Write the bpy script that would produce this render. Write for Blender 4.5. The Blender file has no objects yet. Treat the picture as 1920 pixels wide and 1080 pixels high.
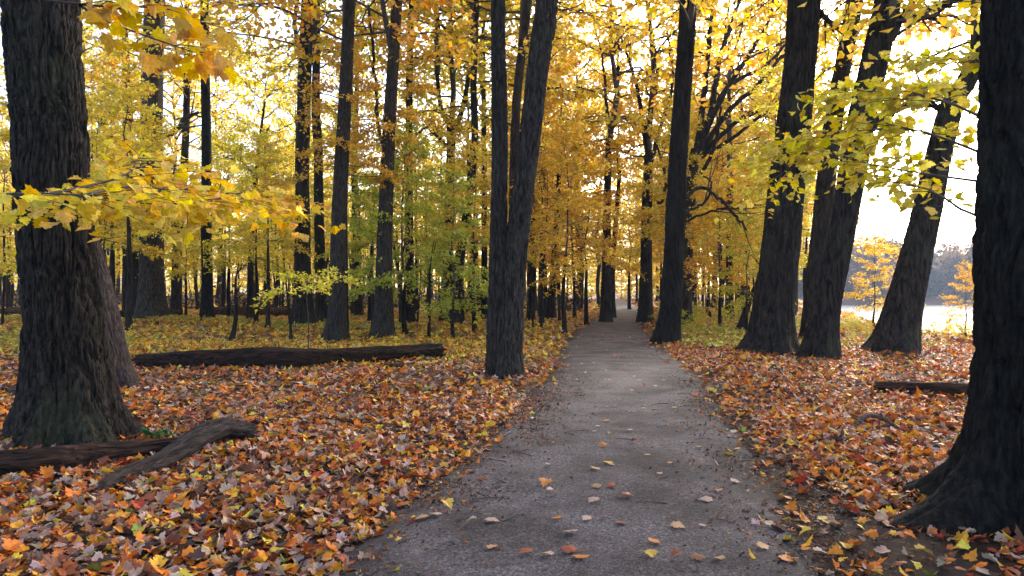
import bpy, math, random
import numpy as np
from mathutils import Vector

# ------------------------------------------------------------------ camera, sky, sun, exposure
scene = bpy.context.scene
F, HOR, EYE = 1280.0, 545.0, 1.5            # focal length and horizon measured on the 1920 px photograph, eye height
cam_d = bpy.data.cameras.new('camera')
cam = bpy.data.objects.new('camera', cam_d)
scene.collection.objects.link(cam)
cam.location = (0, 0, EYE)
cam.rotation_euler = (math.radians(90), 0, 0)
cam_d.sensor_width = 36
cam_d.lens = 24
cam_d.shift_y = (HOR - 540) / 1920
cam_d.clip_start = 0.05
cam_d.clip_end = 3000
scene.camera = cam

SUN_AZ, SUN_EL = math.radians(33), math.radians(32)     # azimuth right of the view axis
world = bpy.data.worlds.new('World')
scene.world = world
world.use_nodes = True
wn = world.node_tree
wn.nodes.clear()
sky = wn.nodes.new('ShaderNodeTexSky')
sky.sky_type = 'NISHITA'
sky.sun_disc = False
sky.sun_elevation = SUN_EL
sky.sun_rotation = SUN_AZ
sky.air_density = 0.8
sky.dust_density = 3.0
sky.ozone_density = 0.5
bg = wn.nodes.new('ShaderNodeBackground')
bg.inputs['Strength'].default_value = 0.15
wo = wn.nodes.new('ShaderNodeOutputWorld')
wn.links.new(sky.outputs[0], bg.inputs[0])
wn.links.new(bg.outputs[0], wo.inputs[0])

sun_d = bpy.data.lights.new('sun', 'SUN')
sun_d.energy = 1.5
sun_d.angle = math.radians(14)
sun_d.color = (1.0, 0.95, 0.88)
sun = bpy.data.objects.new('sun', sun_d)
scene.collection.objects.link(sun)
sun.rotation_euler = (math.radians(90) - SUN_EL, 0, math.pi - SUN_AZ)

scene.view_settings.view_transform = 'Standard'
scene.view_settings.look = 'None'
scene.view_settings.gamma = 1
scene.view_settings.exposure = 2.2
scene.cycles.max_bounces = 8
scene.cycles.diffuse_bounces = 4
scene.cycles.transmission_bounces = 4
scene.cycles.use_denoising = True

# ------------------------------------------------------------------ helpers
C = scene.collection.objects
R = np.random.default_rng(11)
UP = np.array([0, 0, 1.0])


def nrm(v):
    v = np.asarray(v, float)
    return v / np.maximum(np.linalg.norm(v, axis=-1, keepdims=True), 1e-9)


def hash3(i, j, k, s):
    h = (i * 374761393 + j * 668265263 + k * 2147483647 + s * 1274126177) & 0xffffffff
    h = ((h ^ (h >> 13)) * 1274126177) & 0xffffffff
    h = ((h ^ (h >> 16)) * 2246822519) & 0xffffffff
    return ((h ^ (h >> 15)) & 0xffff) / 65535.0


def vnoise(x, y, z, s=0):
    """smooth value noise, -1..1"""
    xi, yi, zi = np.floor(x).astype(np.int64), np.floor(y).astype(np.int64), np.floor(z).astype(np.int64)
    fx, fy, fz = x - xi, y - yi, z - zi
    fx, fy, fz = [f * f * f * (f * (f * 6 - 15) + 10) for f in (fx, fy, fz)]
    out = 0
    for a in (0, 1):
        for b in (0, 1):
            for c in (0, 1):
                w = (fx if a else 1 - fx) * (fy if b else 1 - fy) * (fz if c else 1 - fz)
                out = out + w * hash3(xi + a, yi + b, zi + c, s)
    return out * 2 - 1


def sstep(a, b, x):
    t = np.clip((x - a) / (b - a), 0, 1)
    return t * t * (3 - 2 * t)


def catmull(pts, n):
    """resample a polyline through Catmull-Rom splines, n samples"""
    p = np.asarray(pts, float)
    if len(p) == 2:
        t = np.linspace(0, 1, n)[:, None]
        return p[0] * (1 - t) + p[1] * t
    q = np.vstack([2 * p[0] - p[1], p, 2 * p[-1] - p[-2]])
    L = np.concatenate([[0], np.cumsum(np.linalg.norm(np.diff(p[:, :3], axis=0), axis=1))])
    s = np.linspace(0, L[-1], n)
    i = np.clip(np.searchsorted(L, s, side='right') - 1, 0, len(p) - 2)
    t = ((s - L[i]) / np.maximum(L[i + 1] - L[i], 1e-9))[:, None]
    a, b, c, d = q[i], q[i + 1], q[i + 2], q[i + 3]
    return 0.5 * (2 * b + (c - a) * t + (2 * a - 5 * b + 4 * c - d) * t * t + (3 * b - a - 3 * c + d) * t ** 3)


class Acc:
    """collects vertices and faces; build() links them as ONE mesh object"""
    def __init__(self):
        self.V, self.G, self.n = [], [], 0

    def add(self, V, Fs, mat=0, tint=None, smooth=False):
        V = np.asarray(V, float).reshape(-1, 3)
        Fs = np.asarray(Fs, np.int64)
        if tint is None:
            tint = np.tile([0.5, 0.5, 0.5], (len(Fs), 1))
        self.V.append(V)
        self.G.append((Fs + self.n, mat, np.asarray(tint, float), smooth))
        self.n += len(V)

    def mesh(self, name, mats):
        me = bpy.data.meshes.new(name)
        V = np.vstack(self.V)
        me.vertices.add(len(V))
        me.vertices.foreach_set('co', V.astype(np.float32).ravel())
        loops = np.concatenate([g[0].ravel() for g in self.G]).astype(np.int32)
        tot = np.concatenate([np.full(len(g[0]), g[0].shape[1]) for g in self.G]).astype(np.int32)
        mi = np.concatenate([np.full(len(g[0]), g[1]) for g in self.G]).astype(np.int32)
        sm = np.concatenate([np.full(len(g[0]), g[3]) for g in self.G]).astype(bool)
        tint = np.vstack([g[2] for g in self.G])
        me.loops.add(len(loops))
        me.loops.foreach_set('vertex_index', loops)
        me.polygons.add(len(tot))
        me.polygons.foreach_set('loop_start', np.concatenate([[0], np.cumsum(tot)[:-1]]).astype(np.int32))
        me.polygons.foreach_set('loop_total', tot)
        for m in mats:
            me.materials.append(m)
        me.polygons.foreach_set('material_index', mi)
        me.polygons.foreach_set('use_smooth', sm)
        at = me.attributes.new('tint', 'FLOAT_COLOR', 'FACE')
        at.data.foreach_set('color', np.hstack([tint, np.ones((len(tint), 1))]).astype(np.float32).ravel())
        me.update(calc_edges=True)
        me.validate()
        return me

    def build(self, name, mats, parent=None):
        return link(name, self.mesh(name, mats), parent)


def link(name, data, parent=None, loc=None):
    o = bpy.data.objects.new(name, data)
    C.link(o)
    if parent:
        o.parent = parent
    if loc is not None:
        o.location = [float(c) for c in loc]
    return o


def tag(o, label=None, cat=None, group=None, kind=None):
    for k, v in (('label', label), ('category', cat), ('group', group), ('kind', kind)):
        if v:
            o[k] = v
    return o


def empty(name, loc, label, cat, group=None):
    return tag(link(name, None, None, loc), label, cat, group)


def copy_tree(o, parent=None):
    c = o.copy()
    C.link(c)
    c.parent = parent
    for ch in list(o.children):
        copy_tree(ch, c)
    return c


def tube(acc, pts, rads, k=5, mat=0, cap=True, smooth=True):
    p = np.asarray(pts, float)
    r = np.asarray(rads, float)
    n = len(p)
    t = nrm(np.gradient(p, axis=0))
    ref = np.where(np.abs(t[:, 2:3]) > 0.8, np.array([1.0, 0, 0]), UP)
    if abs(t[:, 2]).mean() > 0.6:
        ref = np.tile([1.0, 0.0, 0.0], (n, 1))
    else:
        ref = np.tile(UP, (n, 1))
    u = nrm(np.cross(t, ref))
    v = np.cross(t, u)
    a = np.arange(k) / k * 2 * np.pi
    V = p[:, None] + r[:, None, None] * (np.cos(a)[None, :, None] * u[:, None] + np.sin(a)[None, :, None] * v[:, None])
    V = V.reshape(-1, 3)
    i, j = np.meshgrid(np.arange(n - 1), np.arange(k), indexing='ij')
    q = np.stack([i * k + j, i * k + (j + 1) % k, (i + 1) * k + (j + 1) % k, (i + 1) * k + j], -1).reshape(-1, 4)
    acc.add(V, q, mat, smooth=smooth)
    if cap:
        V2 = np.vstack([V[-k:], p[-1] + t[-1] * r[-1] * 0.5])
        acc.add(V2, [[x, (x + 1) % k, k] for x in range(k)], mat, smooth=smooth)


# leaf outlines: x across, y along (stem at the origin)
_half = [(0.12, -0.09), (0.36, -0.06), (0.35, 0.12), (0.58, 0.30), (0.46, 0.42), (0.47, 0.58), (0.25, 0.55), (0.27, 0.76), (0.12, 0.82)]
_mp = [(0.0, 0.0)] + _half + [(0.0, 1.0)] + [(-x, y) for x, y in _half[::-1]]
MAPLE = np.array([(0.0, 0.28)] + _mp)
MAPLE_F = np.array([[0, 1 + i, 1 + (i + 1) % len(_mp)] for i in range(len(_mp))])
MID = np.array([(0, 0), (0.5, 0.3), (0.2, 0.5), (0, 1), (-0.2, 0.5), (-0.5, 0.3)])
MID_F = np.array([[0, 1, 2, 3], [0, 3, 4, 5]])
FAR = np.array([(0, 0), (0.45, 0.42), (0, 1), (-0.45, 0.42)])
FAR_F = np.array([[0, 1, 2, 3]])
SHAPES = {'maple': (MAPLE, MAPLE_F), 'mid': (MID, MID_F), 'far': (FAR, FAR_F)}


def leaves(acc, org, dirs, nrms, size, shape, tint, mat=0, rng=R, curl=0.35, stem=0.0):
    T, TF = SHAPES[shape]
    org = np.asarray(org, float)
    n = len(org)
    if n == 0:
        return
    d = nrm(dirs)
    nn = np.asarray(nrms, float)
    nn = nrm(nn - (nn * d).sum(1, keepdims=True) * d)
    s = np.cross(d, nn)
    size = np.broadcast_to(size, (n,))[:, None, None]
    c1 = rng.normal(0.1, curl, (n, 1, 1)).clip(-0.75, 0.75)
    c2 = rng.normal(-0.1, curl, (n, 1, 1)).clip(-0.75, 0.75)
    c3 = rng.normal(0, curl * 0.5, (n, 1, 1))
    x, y = T[None, :, 0:1], T[None, :, 1:2]
    z = c1 * np.abs(x) + c2 * y * y + c3 * x * y * 2
    V = org[:, None] + size * (x * s[:, None] + y * d[:, None] + z * nn[:, None])
    Fs = TF[None] + (np.arange(n) * len(T))[:, None, None]
    tint = np.repeat(np.asarray(tint, float), len(TF), axis=0)
    acc.add(V.reshape(-1, 3), Fs.reshape(-1, TF.shape[1]), mat, tint)


def rnd_tint(n, rng):
    return np.stack([rng.random(n), rng.random(n), rng.random(n)], 1)


def bough(acc, poly, r0, sublen, nsub, spacing, size, shape, rng, droop=0.25, wood=0, leaf=1, plane=0.2, start=0.25, curl=0.35, tk=4):
    """a limb along poly with side twigs lying in flat sprays, leaves in pairs along the twigs"""
    p = catmull(poly, max(6, 2 * len(poly)))
    L = np.linalg.norm(np.diff(p, axis=0), axis=1).sum()
    tube(acc, p, np.linspace(r0, r0 * 0.25, len(p)), tk + 1, wood)
    tg = nrm(np.gradient(p, axis=0))
    ts = np.sort(rng.uniform(start, 1.0, nsub))
    ts[-1] = 1.0
    sg = 1
    for t in ts:
        f = t * (len(p) - 1)
        i = min(int(f), len(p) - 2)
        b = p[i] + (p[i + 1] - p[i]) * (f - i)
        tn = tg[i]
        side = nrm(np.cross(tn, UP) + 1e-4)
        sg = -sg
        a = math.radians(rng.uniform(20, 70)) if t < 1 else rng.uniform(-0.3, 0.3)
        dv = nrm(tn * math.cos(a) + sg * side * math.sin(a) + UP * rng.normal(0.02, plane))
        ln = sublen * (1 - 0.5 * t) * rng.uniform(0.55, 1.25)
        ss = np.linspace(0, 1, 5)[:, None]
        sp = b + dv * ln * ss + UP * (-0.18 * ln * ss * ss) + rng.normal(0, 0.03 * ln, (5, 3)) * ss
        tube(acc, sp, np.linspace(r0 * 0.35, r0 * 0.08, 5), 3 if tk <= 4 else 4, wood, cap=False)
        m = max(2, int(ln / spacing))
        u = np.sort(rng.uniform(0.12, 1.0, m))
        u[-1] = 1
        k = u * 4
        ki = np.minimum(k.astype(int), 3)
        o = sp[ki] + (sp[ki + 1] - sp[ki]) * (k - ki)[:, None]
        s2 = nrm(np.cross(dv, UP) + 1e-4)
        for q in (-1, 1):
            n = len(o)
            dd = nrm(dv * 0.55 + q * s2 * 0.75 + rng.normal(0, 0.38, (n, 3)) - UP * droop)
            nn = UP + rng.normal(0, 0.42, (n, 3))
            oo = o + dd * size * rng.uniform(0.1, 0.5, (n, 1)) + rng.normal(0, size * 0.35, (n, 3))
            leaves(acc, oo, dd, nn, size * rng.uniform(0.6, 1.2, n), shape, rnd_tint(n, rng), leaf, rng, curl)


def W(px, py, d):
    return np.array([(px - 960) / F * d, d, EYE + (HOR - py) / F * d])


def GD(py):
    return EYE * F / (py - HOR)


# ------------------------------------------------------------------ materials
def mat(name):
    m = bpy.data.materials.new(name)
    m.use_nodes = True
    t = m.node_tree
    t.nodes.clear()
    out = t.nodes.new('ShaderNodeOutputMaterial')
    return m, t, out


def nd(t, kind, **kw):
    n = t.nodes.new(kind)
    for k, v in kw.items():
        if k.startswith('_'):
            setattr(n, k[1:], v)
        else:
            n.inputs[k.replace('__', ' ')].default_value = v
    return n


def ramp(t, fac, stops):
    r = t.nodes.new('ShaderNodeValToRGB')
    e = r.color_ramp.elements
    while len(e) < len(stops):
        e.new(0.5)
    for el, (pos, col) in zip(e, stops):
        el.position = pos
        el.color = (*col, 1)
    t.links.new(fac, r.inputs[0])
    return r.outputs[0]


def mapped(t, scale, kind='Object'):
    tc = t.nodes.new('ShaderNodeTexCoord')
    mp = nd(t, 'ShaderNodeMapping')
    mp.inputs['Scale'].default_value = scale
    t.links.new(tc.outputs[kind], mp.inputs[0])
    return mp.outputs[0]


def mixc(t, fac, a, b, blend='MIX'):
    m = t.nodes.new('ShaderNodeMix')
    m.data_type = 'RGBA'
    m.blend_type = blend
    for sock, v in ((m.inputs[0], fac), (m.inputs[6], a), (m.inputs[7], b)):
        if isinstance(v, (int, float)):
            sock.default_value = v
        elif isinstance(v, tuple):
            sock.default_value = (*v, 1)
        else:
            t.links.new(v, sock)
    return m.outputs[2]


def bark(name, dark, light, moss, bump, fine=1.0, moss_amt=0.35):
    m, t, out = mat(name)
    L = t.links
    co = mapped(t, (9 * fine, 9 * fine, 1.6 * fine))
    n1 = nd(t, 'ShaderNodeTexNoise', Scale=1.6, Detail=7, Roughness=0.62, Distortion=0.5)
    L.new(co, n1.inputs['Vector'])
    vo = t.nodes.new('ShaderNodeTexVoronoi')
    vo.feature = 'DISTANCE_TO_EDGE'
    vo.inputs['Scale'].default_value = 1.3
    cod = t.nodes.new('ShaderNodeVectorMath')
    cod.operation = 'ADD'
    sc = t.nodes.new('ShaderNodeVectorMath')
    sc.operation = 'SCALE'
    sc.inputs['Scale'].default_value = 0.9
    L.new(n1.outputs['Color'], sc.inputs[0])
    L.new(co, cod.inputs[0])
    L.new(sc.outputs[0], cod.inputs[1])
    L.new(cod.outputs[0], vo.inputs['Vector'])
    co2 = mapped(t, (1.1, 1.1, 0.7))
    n2 = nd(t, 'ShaderNodeTexNoise', Scale=1.4, Detail=5, Roughness=0.6)
    L.new(co2, n2.inputs['Vector'])
    base = ramp(t, n1.outputs['Fac'], [(0.40, dark), (0.66, light)])
    mf = t.nodes.new('ShaderNodeMapRange')
    mf.inputs[1].default_value, mf.inputs[2].default_value = 0.52, 0.72
    mf.inputs[3].default_value, mf.inputs[4].default_value = 0.0, moss_amt
    L.new(n2.outputs['Fac'], mf.inputs[0])
    col = mixc(t, mf.outputs[0], base, moss)
    oi = t.nodes.new('ShaderNodeObjectInfo')
    vr = t.nodes.new('ShaderNodeMapRange')
    vr.inputs[3].default_value, vr.inputs[4].default_value = 0.65, 1.6
    L.new(oi.outputs['Random'], vr.inputs[0])
    hv = nd(t, 'ShaderNodeHueSaturation')
    L.new(vr.outputs[0], hv.inputs['Value'])
    L.new(col, hv.inputs['Color'])
    col = hv.outputs[0]
    b = nd(t, 'ShaderNodeBsdfPrincipled', Roughness=0.92)
    b.inputs['Specular IOR Level'].default_value = 0.2
    L.new(col, b.inputs['Base Color'])
    edge = t.nodes.new('ShaderNodeMapRange')
    edge.inputs[2].default_value = 0.22
    L.new(vo.outputs['Distance'], edge.inputs[0])
    add = t.nodes.new('ShaderNodeMath')
    add.operation = 'MULTIPLY_ADD'
    add.inputs[1].default_value = 0.6
    L.new(n1.outputs['Fac'], add.inputs[0])
    L.new(edge.outputs[0], add.inputs[2])
    bp = nd(t, 'ShaderNodeBump', Strength=0.9, Distance=bump)
    L.new(add.outputs[0], bp.inputs['Height'])
    L.new(bp.outputs[0], b.inputs['Normal'])
    L.new(b.outputs[0], out.inputs[0])
    return m


M_BARK = bark('maple_bark', (0.005, 0.0037, 0.003), (0.04, 0.03, 0.022), (0.06, 0.075, 0.035), 0.03)
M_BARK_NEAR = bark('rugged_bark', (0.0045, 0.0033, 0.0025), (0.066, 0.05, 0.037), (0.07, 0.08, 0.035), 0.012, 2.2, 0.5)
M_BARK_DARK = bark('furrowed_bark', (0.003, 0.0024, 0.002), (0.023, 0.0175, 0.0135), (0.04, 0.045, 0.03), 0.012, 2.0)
M_BARK_PALE = bark('pale_bark', (0.009, 0.007, 0.0058), (0.078, 0.062, 0.05), (0.05, 0.06, 0.03), 0.014, 2.0)
M_LOG = bark('rotten_wood', (0.008, 0.0045, 0.003), (0.085, 0.04, 0.024), (0.03, 0.04, 0.012), 0.03, 1.4, 0.4)
M_GREYLOG = bark('weathered_wood', (0.025, 0.018, 0.016), (0.12, 0.088, 0.077), (0.05, 0.036, 0.028), 0.012, 2.2, 0.3)

m, t, out = mat('twig_wood')
b = nd(t, 'ShaderNodeBsdfPrincipled', Roughness=0.85)
n1 = nd(t, 'ShaderNodeTexNoise', Scale=9.0, Detail=3)
t.links.new(ramp(t, n1.outputs['Fac'], [(0.3, (0.025, 0.02, 0.017)), (0.7, (0.075, 0.06, 0.05))]), b.inputs['Base Color'])
t.links.new(b.outputs[0], out.inputs[0])
M_TWIG = m


def leaf_mat(name, use_tint_colour=False, trans=0.6, rough=0.55):
    """leaf colour comes from the object's own colour, varied leaf by leaf through the tint attribute"""
    m, t, out = mat(name)
    L = t.links
    at = t.nodes.new('ShaderNodeAttribute')
    at.attribute_name = 'tint'
    if use_tint_colour:
        col = at.outputs['Color']
    else:
        oi = t.nodes.new('ShaderNodeObjectInfo')
        sp = t.nodes.new('ShaderNodeSeparateColor')
        L.new(at.outputs['Color'], sp.inputs[0])
        hs = nd(t, 'ShaderNodeHueSaturation')
        for src, sock, lo, hi in ((sp.outputs[0], 'Hue', 0.475, 0.525), (sp.outputs[1], 'Value', 0.62, 1.25), (sp.outputs[2], 'Saturation', 0.86, 1.08)):
            mr = t.nodes.new('ShaderNodeMapRange')
            mr.inputs[3].default_value, mr.inputs[4].default_value = lo, hi
            L.new(src, mr.inputs[0])
            L.new(mr.outputs[0], hs.inputs[sock])
        L.new(oi.outputs['Color'], hs.inputs['Color'])
        col = hs.outputs[0]
    nz = nd(t, 'ShaderNodeTexNoise', Scale=45.0, Detail=3)
    tc = t.nodes.new('ShaderNodeTexCoord')
    L.new(tc.outputs['Object'], nz.inputs['Vector'])
    mot = ramp(t, nz.outputs['Fac'], [(0.3, (0.72, 0.72, 0.72)), (0.7, (1.1, 1.1, 1.1))])
    col = mixc(t, 1.0, col, mot, 'MULTIPLY')
    p = nd(t, 'ShaderNodeBsdfPrincipled', Roughness=rough)
    p.inputs['Specular IOR Level'].default_value = 0.3
    tr = t.nodes.new('ShaderNodeBsdfTranslucent')
    L.new(col, p.inputs['Base Color'])
    L.new(col, tr.inputs[0])
    mx = t.nodes.new('ShaderNodeMixShader')
    mx.inputs[0].default_value = trans
    L.new(p.outputs[0], mx.inputs[1])
    L.new(tr.outputs[0], mx.inputs[2])
    L.new(mx.outputs[0], out.inputs[0])
    return m


M_LEAF = leaf_mat('autumn_leaf')
M_LITTER = leaf_mat('fallen_leaf_litter', True, 0.12, 0.6)
M_FARLEAF = leaf_mat('distant_leaf', True, 0.6, 0.6)
M_FALLEN = leaf_mat('fallen_leaf', False, 0.12, 0.6)

# forest soil with small leaf crumbs
m, t, out = mat('forest_soil')
co = mapped(t, (1, 1, 1))
na = nd(t, 'ShaderNodeTexNoise', Scale=14.0, Detail=8, Roughness=0.7)
nb = nd(t, 'ShaderNodeTexNoise', Scale=0.35, Detail=4)
vo = nd(t, 'ShaderNodeTexVoronoi', Scale=22.0)
for x in (na, nb, vo):
    t.links.new(co, x.inputs['Vector'])
soil = ramp(t, na.outputs['Fac'], [(0.3, (0.006, 0.004, 0.0035)), (0.7, (0.026, 0.018, 0.014))])
crumb = ramp(t, vo.outputs['Color'], [(0.2, (0.05, 0.03, 0.02)), (0.5, (0.16, 0.07, 0.03)), (0.8, (0.28, 0.13, 0.035))])
far = t.nodes.new('ShaderNodeSeparateXYZ')
t.links.new(co, far.inputs[0])
mr = t.nodes.new('ShaderNodeMapRange')
mr.inputs[1].default_value, mr.inputs[2].default_value = 6, 22
mr.inputs[3].default_value, mr.inputs[4].default_value = 0.15, 0.9
t.links.new(far.outputs['Y'], mr.inputs[0])
col = mixc(t, mr.outputs[0], soil, crumb)
b = nd(t, 'ShaderNodeBsdfPrincipled', Roughness=0.9)
b.inputs['Specular IOR Level'].default_value = 0.2
t.links.new(col, b.inputs['Base Color'])
bp = nd(t, 'ShaderNodeBump', Strength=0.8, Distance=0.03)
t.links.new(na.outputs['Fac'], bp.inputs['Height'])
t.links.new(bp.outputs[0], b.inputs['Normal'])
t.links.new(b.outputs[0], out.inputs[0])
M_SOIL = m

# gravel path: packed grey grit, darker damp soil at its ragged margins (attribute 'edge')
m, t, out = mat('packed_gravel')
L = t.links
co = mapped(t, (1, 1, 1))
g1 = nd(t, 'ShaderNodeTexNoise', Scale=70.0, Detail=6, Roughness=0.75)
g2 = nd(t, 'ShaderNodeTexNoise', Scale=1.3, Detail=6, Roughness=0.6)
g3 = nd(t, 'ShaderNodeTexVoronoi', Scale=60.0)
g4 = nd(t, 'ShaderNodeTexNoise', Scale=7.0, Detail=6, Roughness=0.7)
for x in (g1, g2, g3, g4):
    L.new(co, x.inputs['Vector'])
grit = ramp(t, g1.outputs['Fac'], [(0.36, (0.024, 0.0200, 0.0200)), (0.5, (0.082, 0.071, 0.072)), (0.64, (0.205, 0.180, 0.184))])
stone = ramp(t, g3.outputs['Color'], [(0.15, (0.55, 0.55, 0.55)), (0.55, (1, 1, 1)), (0.9, (1.5, 1.48, 1.45))])
col = mixc(t, 0.7, grit, stone, 'MULTIPLY')
patch = ramp(t, g2.outputs['Fac'], [(0.38, (0.50, 0.47, 0.45)), (0.60, (1.18, 1.16, 1.16))])
col = mixc(t, 1.0, col, patch, 'MULTIPLY')
at = t.nodes.new('ShaderNodeAttribute')
at.attribute_name = 'edge'
ad = t.nodes.new('ShaderNodeMath')
ad.operation = 'MULTIPLY_ADD'
ad.inputs[1].default_value = 0.9
L.new(g4.outputs['Fac'], ad.inputs[0])
L.new(at.outputs['Fac'], ad.inputs[2])
em = t.nodes.new('ShaderNodeMapRange')
em.inputs[1].default_value, em.inputs[2].default_value = 0.85, 1.3
L.new(ad.outputs[0], em.inputs[0])
col = mixc(t, em.outputs[0], col, (0.018, 0.013, 0.011))
b = nd(t, 'ShaderNodeBsdfPrincipled', Roughness=0.85)
b.inputs['Specular IOR Level'].default_value = 0.25
L.new(col, b.inputs['Base Color'])
bp = nd(t, 'ShaderNodeBump', Strength=0.7, Distance=0.008)
hm = t.nodes.new('ShaderNodeMath')
hm.operation = 'MULTIPLY_ADD'
hm.inputs[1].default_value = 3.0
L.new(g4.outputs['Fac'], hm.inputs[0])
L.new(g1.outputs['Fac'], hm.inputs[2])
L.new(hm.outputs[0], bp.inputs['Height'])
L.new(bp.outputs[0], b.inputs['Normal'])
L.new(b.outputs[0], out.inputs[0])
M_PATH = m

m, t, out = mat('lake_water')
b = nd(t, 'ShaderNodeBsdfPrincipled', Roughness=0.15)
b.inputs['Base Color'].default_value = (0.05, 0.07, 0.08, 1)
nz = nd(t, 'ShaderNodeTexNoise', Scale=0.8, Detail=4)
t.links.new(mapped(t, (1, 0.35, 1)), nz.inputs['Vector'])
bp = nd(t, 'ShaderNodeBump', Strength=0.7, Distance=0.4)
t.links.new(nz.outputs['Fac'], bp.inputs['Height'])
t.links.new(bp.outputs[0], b.inputs['Normal'])
t.links.new(b.outputs[0], out.inputs[0])
M_WATER = m

m, t, out = mat('heartwood_break')
b = nd(t, 'ShaderNodeBsdfPrincipled', Roughness=0.9)
nz = nd(t, 'ShaderNodeTexNoise', Scale=30.0, Detail=4)
t.links.new(ramp(t, nz.outputs['Fac'], [(0.3, (0.05, 0.03, 0.02)), (0.7, (0.22, 0.13, 0.08))]), b.inputs['Base Color'])
t.links.new(b.outputs[0], out.inputs[0])
M_BREAK = m

# ------------------------------------------------------------------ ground, path, lake
PATH = np.array([(-1.2, -9), (-0.55, -3), (-0.1, 1), (0.31, 3.59), (0.68, 5.41), (1.1, 7.53), (1.98, 12.4), (2.65, 18.3),
                 (3.7, 25.6), (5.4, 35), (7.9, 48), (10.6, 66), (14.6, 95), (22, 140)], float)
PATH_HW = 1.15


def path_x(y):
    return np.interp(y, PATHS[:, 1], PATHS[:, 0])


PATHS = catmull(PATH, 400)


def lake_s(x, y):
    return (x - 5.5 - 0.385 * y) / 7.0


def gh(x, y):
    x, y = np.asarray(x, float), np.asarray(y, float)
    dp = np.abs(x - path_x(y))
    off = sstep(PATH_HW - 0.1, PATH_HW + 0.9, dp)
    z = -0.04 + off * (0.055 + 0.045 * vnoise(x * 0.8, y * 0.8, 0 * x, 3) + 0.018 * vnoise(x * 3.1, y * 3.1, 0 * x, 5))
    z = z + sstep(6, 22, dp) * 0.10 * (1 + vnoise(x * 0.13, y * 0.13, 0 * x, 9))
    s = lake_s(x, y)
    z = z - 3.2 * sstep(-0.6, 1.6, s) * sstep(20, 34, y)
    far = sstep(175, 200, y) * sstep(-0.6, 1.0, s)
    z = z + far * (3.2 + 2.0 * sstep(200, 320, y))
    return z


def gz(x, y):
    return float(gh(np.array([x]), np.array([y]))[0])


def axis(lo, hi, near, n):
    t = np.linspace(-1, 1, n)
    s = np.sinh(t * 4.2) / np.sinh(4.2)
    return np.where(s < 0, -s * lo, s * hi) + near


gx = np.unique(np.round(axis(-300, 300, 0, 361), 4))
gy = np.unique(np.round(np.concatenate([np.linspace(-25, 3, 40), np.linspace(3, 30, 181), 30 + 470 * np.linspace(0, 1, 141)[1:] ** 2]), 4))
X, Y = np.meshgrid(gx, gy)
Z = gh(X, Y)
nx, ny = len(gx), len(gy)
i, j = np.meshgrid(np.arange(ny - 1), np.arange(nx - 1), indexing='ij')
q = np.stack([i * nx + j, i * nx + j + 1, (i + 1) * nx + j + 1, (i + 1) * nx + j], -1).reshape(-1, 4)
a = Acc()
a.add(np.stack([X, Y, Z], -1).reshape(-1, 3), q, 0, smooth=True)
tag(a.build('forest_floor', [M_SOIL]), kind='structure')

# path sheet
ys = np.concatenate([np.linspace(-9, 20, 240), np.linspace(20.3, 120, 150)])
us = np.linspace(-1, 1, 41)
X = path_x(ys)[:, None] + us[None] * (PATH_HW + 0.55)
Y = np.repeat(ys[:, None], 41, 1)
d = np.abs(us)[None] * (PATH_HW + 0.55)
Z = -0.004 + 0.012 * (1 - (d / PATH_HW) ** 2).clip(-1, 1) - 0.055 * sstep(PATH_HW - 0.05, PATH_HW + 0.55, d) + 0.006 * vnoise(X * 2.2, Y * 2.2, 0 * X, 21)
edge = sstep(PATH_HW - 0.55, PATH_HW + 0.45, d + 0.16 * vnoise(X * 1.7, Y * 1.1, 0 * X, 33) + 0.1 * vnoise(X * 5, Y * 5, 0 * X, 34))
a = Acc()
n0, n1_ = X.shape
i, j = np.meshgrid(np.arange(n0 - 1), np.arange(n1_ - 1), indexing='ij')
q = np.stack([i * n1_ + j, i * n1_ + j + 1, (i + 1) * n1_ + j + 1, (i + 1) * n1_ + j], -1).reshape(-1, 4)
a.add(np.stack([X, Y, Z], -1).reshape(-1, 3), q, 0, smooth=True)
po = a.build('gravel_path', [M_PATH])
ea = po.data.attributes.new('edge', 'FLOAT', 'POINT')
ea.data.foreach_set('value', edge.astype(np.float32).ravel())
tag(po, kind='structure')

a = Acc()
a.add([(5, 25, -2.3), (300, 25, -2.3), (300, 215, -2.3), (25, 215, -2.3)], [[0, 1, 2, 3]])
tag(a.build('lake_water', [M_WATER]), kind='structure')

# ------------------------------------------------------------------ tree parts
YEL, GOLD, ORA = (0.93, 0.71, 0.05, 1), (0.93, 0.62, 0.04, 1), (0.90, 0.47, 0.03, 1)
YGR, GRN, AMB = (0.80, 0.70, 0.06, 1), (0.58, 0.64, 0.05, 1), (0.88, 0.54, 0.035, 1)


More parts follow.
